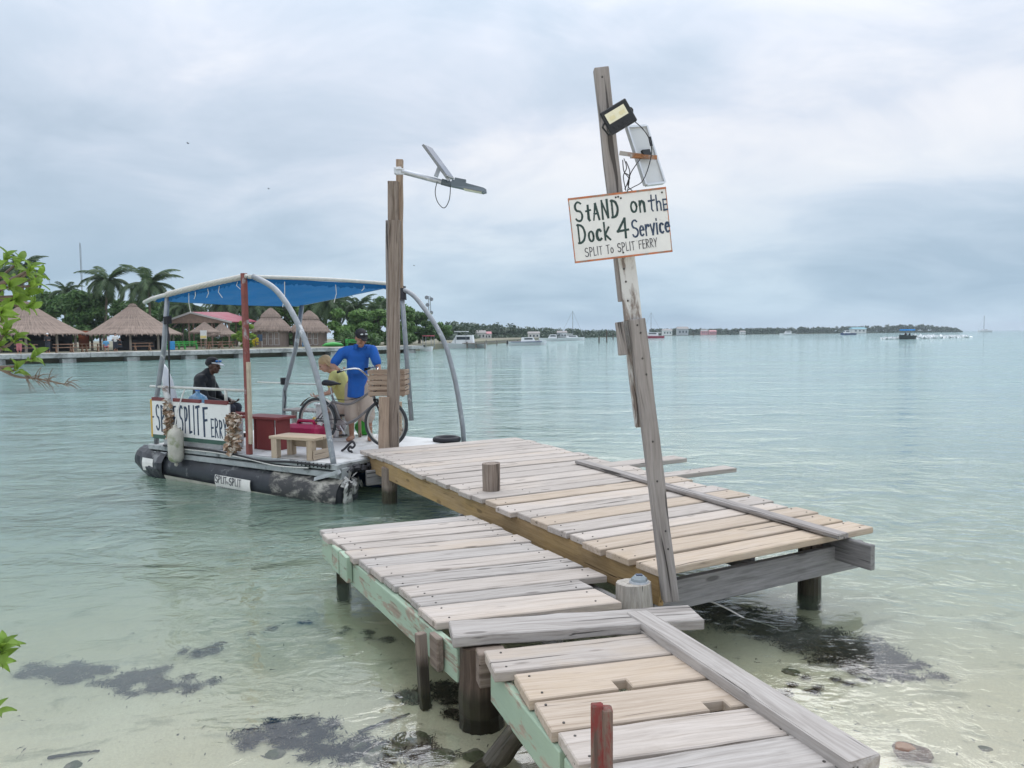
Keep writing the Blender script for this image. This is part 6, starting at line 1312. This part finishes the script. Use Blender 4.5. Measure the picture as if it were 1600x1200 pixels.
far_land('far_shore_ground', [tuple(wpos(735,300))[:2], tuple(wpos(800,330))[:2], tuple(wpos(900,420))[:2], tuple(wpos(985,520))[:2], tuple(wpos(985,620))[:2], tuple(wpos(700,520))[:2]])
far_land('far_island_ground', [tuple(wpos(1020,640))[:2], tuple(wpos(1150,760))[:2], tuple(wpos(1330,900))[:2], tuple(wpos(1500,1000))[:2], tuple(wpos(1500,1080))[:2], tuple(wpos(1200,1000))[:2], tuple(wpos(1010,800))[:2]])
far_wood('far_shore_wood', [(700,190,5.5,742,300,6), (738,305,6.0,800,335,6.5), (800,335,5.0,900,425,4.5), (900,425,4.0,985,525,4.0)], 24000, .75, 41, 'low green wooded shore behind the moored boats left of the sign post')
far_wood('far_island_wood', [(1020,645,5.5,1150,765,5.5), (1150,765,5.5,1330,905,8), (1330,905,8,1450,970,10.5), (1450,970,10,1502,1005,5)], 34000, 1.3, 42, 'low green wooded island stretching along the horizon to the right')
def house(u, y, w_, h, label, wm, rm='house_roof', rz=0.0):
    t = thing('far_house', label, 'house', wpos(u, y)+Vector((0,0,.3)), rz, 'houses on the far shores'); w_ *= .62; h *= .85; d_ = w_*.7
    MB().box((0,0,h/2), (w_,d_,h)).build('wall', wm, t); rh = h*.38
    mb = MB(); mb.add([(-w_*.56,-d_*.58,h),(w_*.56,-d_*.58,h),(w_*.56,d_*.58,h),(-w_*.56,d_*.58,h),(-w_*.5,0,h+rh),(w_*.5,0,h+rh)], [(0,1,5,4),(2,3,4,5),(0,4,3),(1,2,5),(3,2,1,0)]); mb.build('roof', rm, t)
    for i in range(3): MB().box((-w_*.3+w_*.3*i,-d_/2-.02,h*.55), (w_*.13,.06,h*.35)).build('window', 'boat_glass', t)
for a in ((750,290,7,3.0,'white house at the left end of the wooded shore','house_white'), (760,292,6,2.6,'pink roofed low house beside the white one','house_white','house_pink'), (834,330,8,2.6,'low white house among trees behind the long motor boat','house_white'), (878,390,8,3.0,'grey house behind the moored sailing yacht','house_grey'), (1042,620,12,4.5,'large white house right of the sign post','house_white'), (1066,630,14,6.0,'tall grey house beside the large white house','house_grey'), (1100,690,9,4.0,'pink house on the far island','house_pink'), (1113,695,10,3.6,'low reddish house right of the pink house','house_pink','house_pink'), (1340,880,24,5.5,'long white and teal building on the far island','house_white','house_teal'), (1160,740,8,3,'small white house among the island trees','house_white')): house(*a)
# birds
for u, v, y, lb in ((294,224,60,'dark bird flying high at the left of the sky'), (420,295,70,'dark bird flying above the ferry canopy'), (647,415,80,'small dark bird right of the lamp post')):
    b_ = at(u, v, y=y); t = thing('flying_bird', lb, 'bird', b_); t.scale = (.55,.55,.55); MB().ell((0,0,0), (.16,.05,.05), 8, 6).build('body', 'top_black', t); 
    for s_ in (-1,1): mb = MB(); mb.add([(-.06,0,0),(.08,0,0),(.02,s_*.22,.09),(-.10,s_*.42,.02)], [(0,1,2,3)]); mb.build('wing', 'top_black', t)
# ------------------------------------------------------------------ shallow water: weed, rocks, driftwood
leaf_mat('weed', (.014,.011,.008), (.07,.048,.028), .1); pmat('rock', (.20,.18,.14), .9, .35, 9, bump=.8, col2=(.10,.11,.06), thr=(.5,.6), sc2=6); pmat('rubble', (.34,.30,.24), .9, .3, 9, bump=.8)
def weed(name, pts, wid, n, size, seed, label, hgt=.05, lift=0.0):
    n = int(n*1.9); size *= .40; hgt *= .6; wid *= .72
    """mat of sea weed strands lying on the sand along a line of photo pixels"""
    r = np.random.default_rng(seed); P_ = [at(u, v, z=-.12) for u, v in pts]; k = len(P_)-1; V = []
    nb = max(8, n//90); hubs = []
    for i in range(nb):
        t = r.uniform(0,k); j = min(k-1,int(t)); p_ = P_[j].lerp(P_[j+1], t-j); hubs.append(np.array([p_.x+r.normal()*wid, p_.y+r.normal()*wid*1.2]))
    hb = np.array(hubs)[r.integers(0,nb,n)]
    xy = hb + r.normal(size=(n,2))*wid*.38; z = -depth_at(xy[:,0], xy[:,1]) + .01 + np.abs(r.normal(size=n))*hgt + lift
    c = np.column_stack([xy, z]); a = r.uniform(0,2*PI,n); el_ = r.normal(size=n)*.18; L = size*r.uniform(.5,1.6,n)
    d_ = np.column_stack([np.cos(a)*np.cos(el_), np.sin(a)*np.cos(el_), np.sin(el_)])*L[:,None]; s_ = np.column_stack([-np.sin(a), np.cos(a), r.normal(size=n)*.5])*(size*.10*r.uniform(.6,1.6,n))[:,None]
    V = np.stack([c-d_, c-s_, c+d_, c+s_], 1)
    o_ = quads_mesh(name, V, 'weed'); tag(o_, label, 'seaweed', None, 'stuff'); return o_
weed('seaweed_patch', [(45,1045),(110,1048),(155,1052)], .10, 1500, .06, 1, 'leftmost dark seaweed patch in the shallows at lower left', .02)
weed('seaweed_patch', [(170,1060),(230,1068),(300,1075)], .10, 2000, .06, 2, 'long dark seaweed patch right of the leftmost one', .02)
weed('seaweed_patch', [(312,1018),(330,1015)], .07, 600, .06, 3, 'small round seaweed patch above the long one at lower left', .02)
weed('seaweed_patch', [(390,1160),(470,1155),(520,1165)], .09, 2000, .05, 4, 'seaweed patch by the bottom edge left of the dock legs', .03)
weed('seaweed_patch', [(480,1190),(600,1185),(700,1180)], .10, 2200, .05, 5, 'dark weed and debris along the bottom edge below the dock', .03)
weed('seaweed_patch', [(400,985),(470,965),(560,985),(620,1000)], .05, 700, .05, 6, 'thin broken weed line left of the green beam', .015)
weed('seaweed_patch', [(1110,955),(1180,970),(1260,1000),(1350,1030)], .17, 9000, .075, 7, 'large black seaweed heap in the water under the upper dock', .06, .02)
weed('seaweed_patch', [(1340,1050),(1400,1045),(1450,1070)], .10, 1500, .06, 8, 'loose seaweed tail right of the large black heap', .02)
weed('seaweed_patch', [(1190,1100),(1300,1075),(1390,1060)], .06, 900, .05, 9, 'sparse brown weed near the right end of the thick board', .015)
weed('seaweed_patch', [(640,1100),(700,1075),(720,1120)], .09, 1500, .06, 10, 'dark weed around the thin leaning dock leg', .03)
def rock(u, v, s_, seed, label, mat='rock', zc=None, nm='rock'):
    r = random.Random(seed); p_ = at(u, v, z=-.08 if zc is None else zc); bm = bmesh.new(); bmesh.ops.create_icosphere(bm, subdivisions=3, radius=s_)
    o3 = Vector((seed*3.1, seed*1.7, 0))
    for vt in bm.verts: vt.co *= 1 + .45*mnoise.noise(vt.co/s_*.9+o3) + .15*mnoise.noise(vt.co/s_*3+o3); vt.co.z *= .55
    me = bpy.data.meshes.new(nm); bm.to_mesh(me); bm.free(); o_ = link(nm, me, None, mat); z = -float(depth_at(np.array(p_.x), np.array(p_.y))) + s_*.15; o_.location = (p_.x, p_.y, z); o_.rotation_euler = (0,0,r.uniform(0,6)); tag(o_, label, 'rock', 'rocks in the shallows'); return o_
for u, v, s_, lb in ((640,1165,.11,'brown rock beside the big dark dock piling'), (600,1185,.09,'dark rock by the bottom edge left of the piling'), (690,1188,.07,'small rock in front of the big dark piling'), (560,1170,.06,'pale stone among weed left of the dock legs'), (430,1180,.05,'small stone in the weed patch at the bottom edge'), (740,1185,.06,'stone between the piling and the slanted log'), (1540,1180,.03,'tiny pebble in the shallows at bottom right'), (1235,1050,.05,'weedy stone at the near end of the black seaweed heap'), (115,1195,.04,'flat stone at the lower left edge')): rock(u, v, s_, u, lb)
pmat('rock_brown', (.17,.10,.07), .85, .4, 14, bump=.8, col2=(.30,.22,.17), thr=(.5,.62), sc2=9)
o = rock(1424, 1194, .085, 14, 'reddish brown rock at the bottom edge right of the thick board', 'rock_brown'); o.location.z += .05
# scattered debris on the sand, too small to count
r = np.random.default_rng(77); n = 900; xy = np.column_stack([r.uniform(-3.2,3.4,n), 2.8+r.uniform(0,1,n)**1.6*4.2]); z = -depth_at(xy[:,0], xy[:,1])+.012; a = r.uniform(0,2*PI,n); L = r.uniform(.006,.03,n); c = np.column_stack([xy, z])
d_ = np.column_stack([np.cos(a)*L, np.sin(a)*L, r.normal(size=n)*.003]); s_ = np.column_stack([-np.sin(a)*.003, np.cos(a)*.003, np.full(n,.002)])
o = quads_mesh('seabed_debris', np.stack([c-d_, c-s_, c+d_, c+s_], 1), 'weed'); tag(o, 'scattered bits of dead weed lying on the sandy bottom', 'debris', None, 'stuff')
for u0, v0, u1, v1, lb in ((75,1180,155,1168,'brown stick lying on the sand at the lower left edge'), (560,1140,640,1110,'thin stick in the shallows near the leaning dock leg')):
    a_, b_ = at(u0,v0,z=-.06), at(u1,v1,z=-.06); a_.z = -float(depth_at(np.array(a_.x),np.array(a_.y)))+.02; b_.z = -float(depth_at(np.array(b_.x),np.array(b_.y)))+.02
    mb = MB(); mb.tube([a_, a_.lerp(b_,.5)+Vector((.01,.012,.006)), b_], [.014,.012,.006], 6); o = mb.build('stick', 'post_brown'); tag(o, lb, 'stick')
# cable trailing from the dock into the water
cb2 = thing('mooring_rope', 'pale rope running from the upper dock down into the water above the seaweed', 'rope', at(1110,935,z=.1))
b0 = cb2.location; cable(cb2, [at(1085,930,z=.22)-b0, at(1130,948,z=.08)-b0, at(1170,970,z=-.02)-b0, at(1215,995,z=-.10)-b0], .006, 'rope_white', 'rope')

# ------------------------------------------------------------------ leafy branches at the left edge
def leaf_mesh(L=.05, W=.0105):
    rows = []
    for i in range(6):
        t = i/5; w_ = W*math.sin(PI*min(1,.08+t*.9))**.8*(1 if t < .99 else .1); x = L*t; z = .010*math.sin(PI*t)-.012*t*t
        rows.append([(x,-w_,z+.005),(x,0,z),(x,w_,z+.005)])
    return MB().sheet(rows).mesh('leaf', smooth=True)
LM = leaf_mesh(); LM.materials.append(M['leaf_near'])
def rosette(parent, c_, d_, n, seed, s=1.0):
    r = random.Random(seed); d_ = Vector(d_).normalized(); x, y, z = frame(d_)
    for i in range(n):
        a = i*2.4+r.uniform(-.3,.3); tilt = .5+.75*(i/n)+r.uniform(-.15,.15); v_ = (z*math.cos(tilt) + (x*math.cos(a)+y*math.sin(a))*math.sin(tilt)).normalized()
        up = (z - v_*z.dot(v_)).normalized(); sd_ = up.cross(v_); o_ = link('leaf', LM, parent); o_.location = Vector(c_)+v_*.004-d_*(.02*i/n); o_.rotation_euler = Matrix((v_, sd_, up)).transposed().to_euler(); k = s*r.uniform(.75,1.2); o_.scale = (k,k,k)
def branch(label, stem, tips, y, seed, s=1.0, nl=9, sr=.010):
    P_ = [at(u, v, y=y+dy) for u, v, dy in stem]; t = thing('leafy_branch', label, 'branch', P_[0]); b0 = t.location; mb = MB(); k = len(P_)
    mb.tube(spline([p_-b0 for p_ in P_], 4), [sr*(1-.7*i/((k-1)*4)) for i in range((k-1)*4+1)], 6)
    r = random.Random(seed); heads = []
    for u, v, dy in tips:
        q = at(u, v, y=y+dy)-b0; j = min(range(k), key=lambda i_: (P_[i_]-b0-q).length); a_ = P_[max(0,j-1)]-b0; mid = a_.lerp(q,.5)+Vector((0,0,-.01)); mb.tube([a_, mid, q], [.005,.004,.003], 5); heads.append((q, (q-a_)))
    mb.build('stem', 'twig', t, smooth=True)
    for i, (q, d_) in enumerate(heads): rosette(t, q, d_+Vector((0,-.02,.06)), nl, seed*31+i, s)
    return t
branch('bright green leafy branch hanging in at the upper left edge', [(-90,470,.1),(-40,455,.05),(10,440,0),(40,425,0)], [(-10,425,0),(8,408,.05),(14,448,-.03),(30,432,.05),(46,424,0),(20,470,0),(50,446,.04),(2,488,-.05),(36,462,.06),(58,432,.08),(26,412,.1),(40,480,.1),(-8,475,.08)], 2.05, 3, .85, 6)
branch('small green leaf tuft at the left edge under the largest palapa', [(-60,560,0),(-20,548,0),(15,540,0)], [(8,520,.0),(24,532,0),(-6,545,0),(4,500,.05)], 2.15, 5, .85, 7)
t = branch('bare brown twig with a few green leaves reaching over the water at left', [(-50,556,0),(-5,574,0),(25,588,0),(60,592,0),(100,600,0)], [(24,578,0),(50,560,.02)], 2.1, 7, .8, 6, .0052)
b0 = t.location; mb = MB(); rr = random.Random(4)
for i in range(34):
    u = rr.uniform(38,108); v = 590+(u-45)*.15+rr.uniform(-4,4); a_ = at(u, v, y=2.1)-b0; b_ = at(u+rr.uniform(4,22), v+rr.uniform(-22,20)*(.6 if u > 80 else 1), y=2.1+rr.uniform(-.03,.03))-b0; mb.tube([a_, a_.lerp(b_,.5)+Vector((0,0,.004)), b_], [.0015,.0011,.0006], 4)
mb.build('twig', 'twig', t)
branch('green leaf rosette poking in at the lower left edge', [(-60,1050,0),(-25,1035,0),(-4,1022,0)], [(2,1015,0),(-14,1040,0)], 1.9, 9, 1.1, 8)
branch('tip of a green leaf at the left edge near the bottom', [(-60,1130,0),(-30,1122,0),(-8,1114,0)], [(-8,1112,0)], 1.9, 11, .9, 6)
# ------------------------------------------------------------------ humid air over the lagoon
mt = bpy.data.materials.new('haze'); mt.use_nodes = True; g = G(mt.node_tree); o = g.n('ShaderNodeOutputMaterial')
pv_ = g.n('ShaderNodeVolumePrincipled', {'Color': (.80,.90,1.0), 'Density': .0002, 'Anisotropy': .2}); g.t.links.new(pv_.outputs[0], o.inputs[1])
mb = MB(); mb.box((0,2980,22), (10400,6200,56)); hz_ = mb.build('haze', mt); tag(hz_, 'thin humid haze lying over the whole lagoon', 'haze', None, 'stuff')
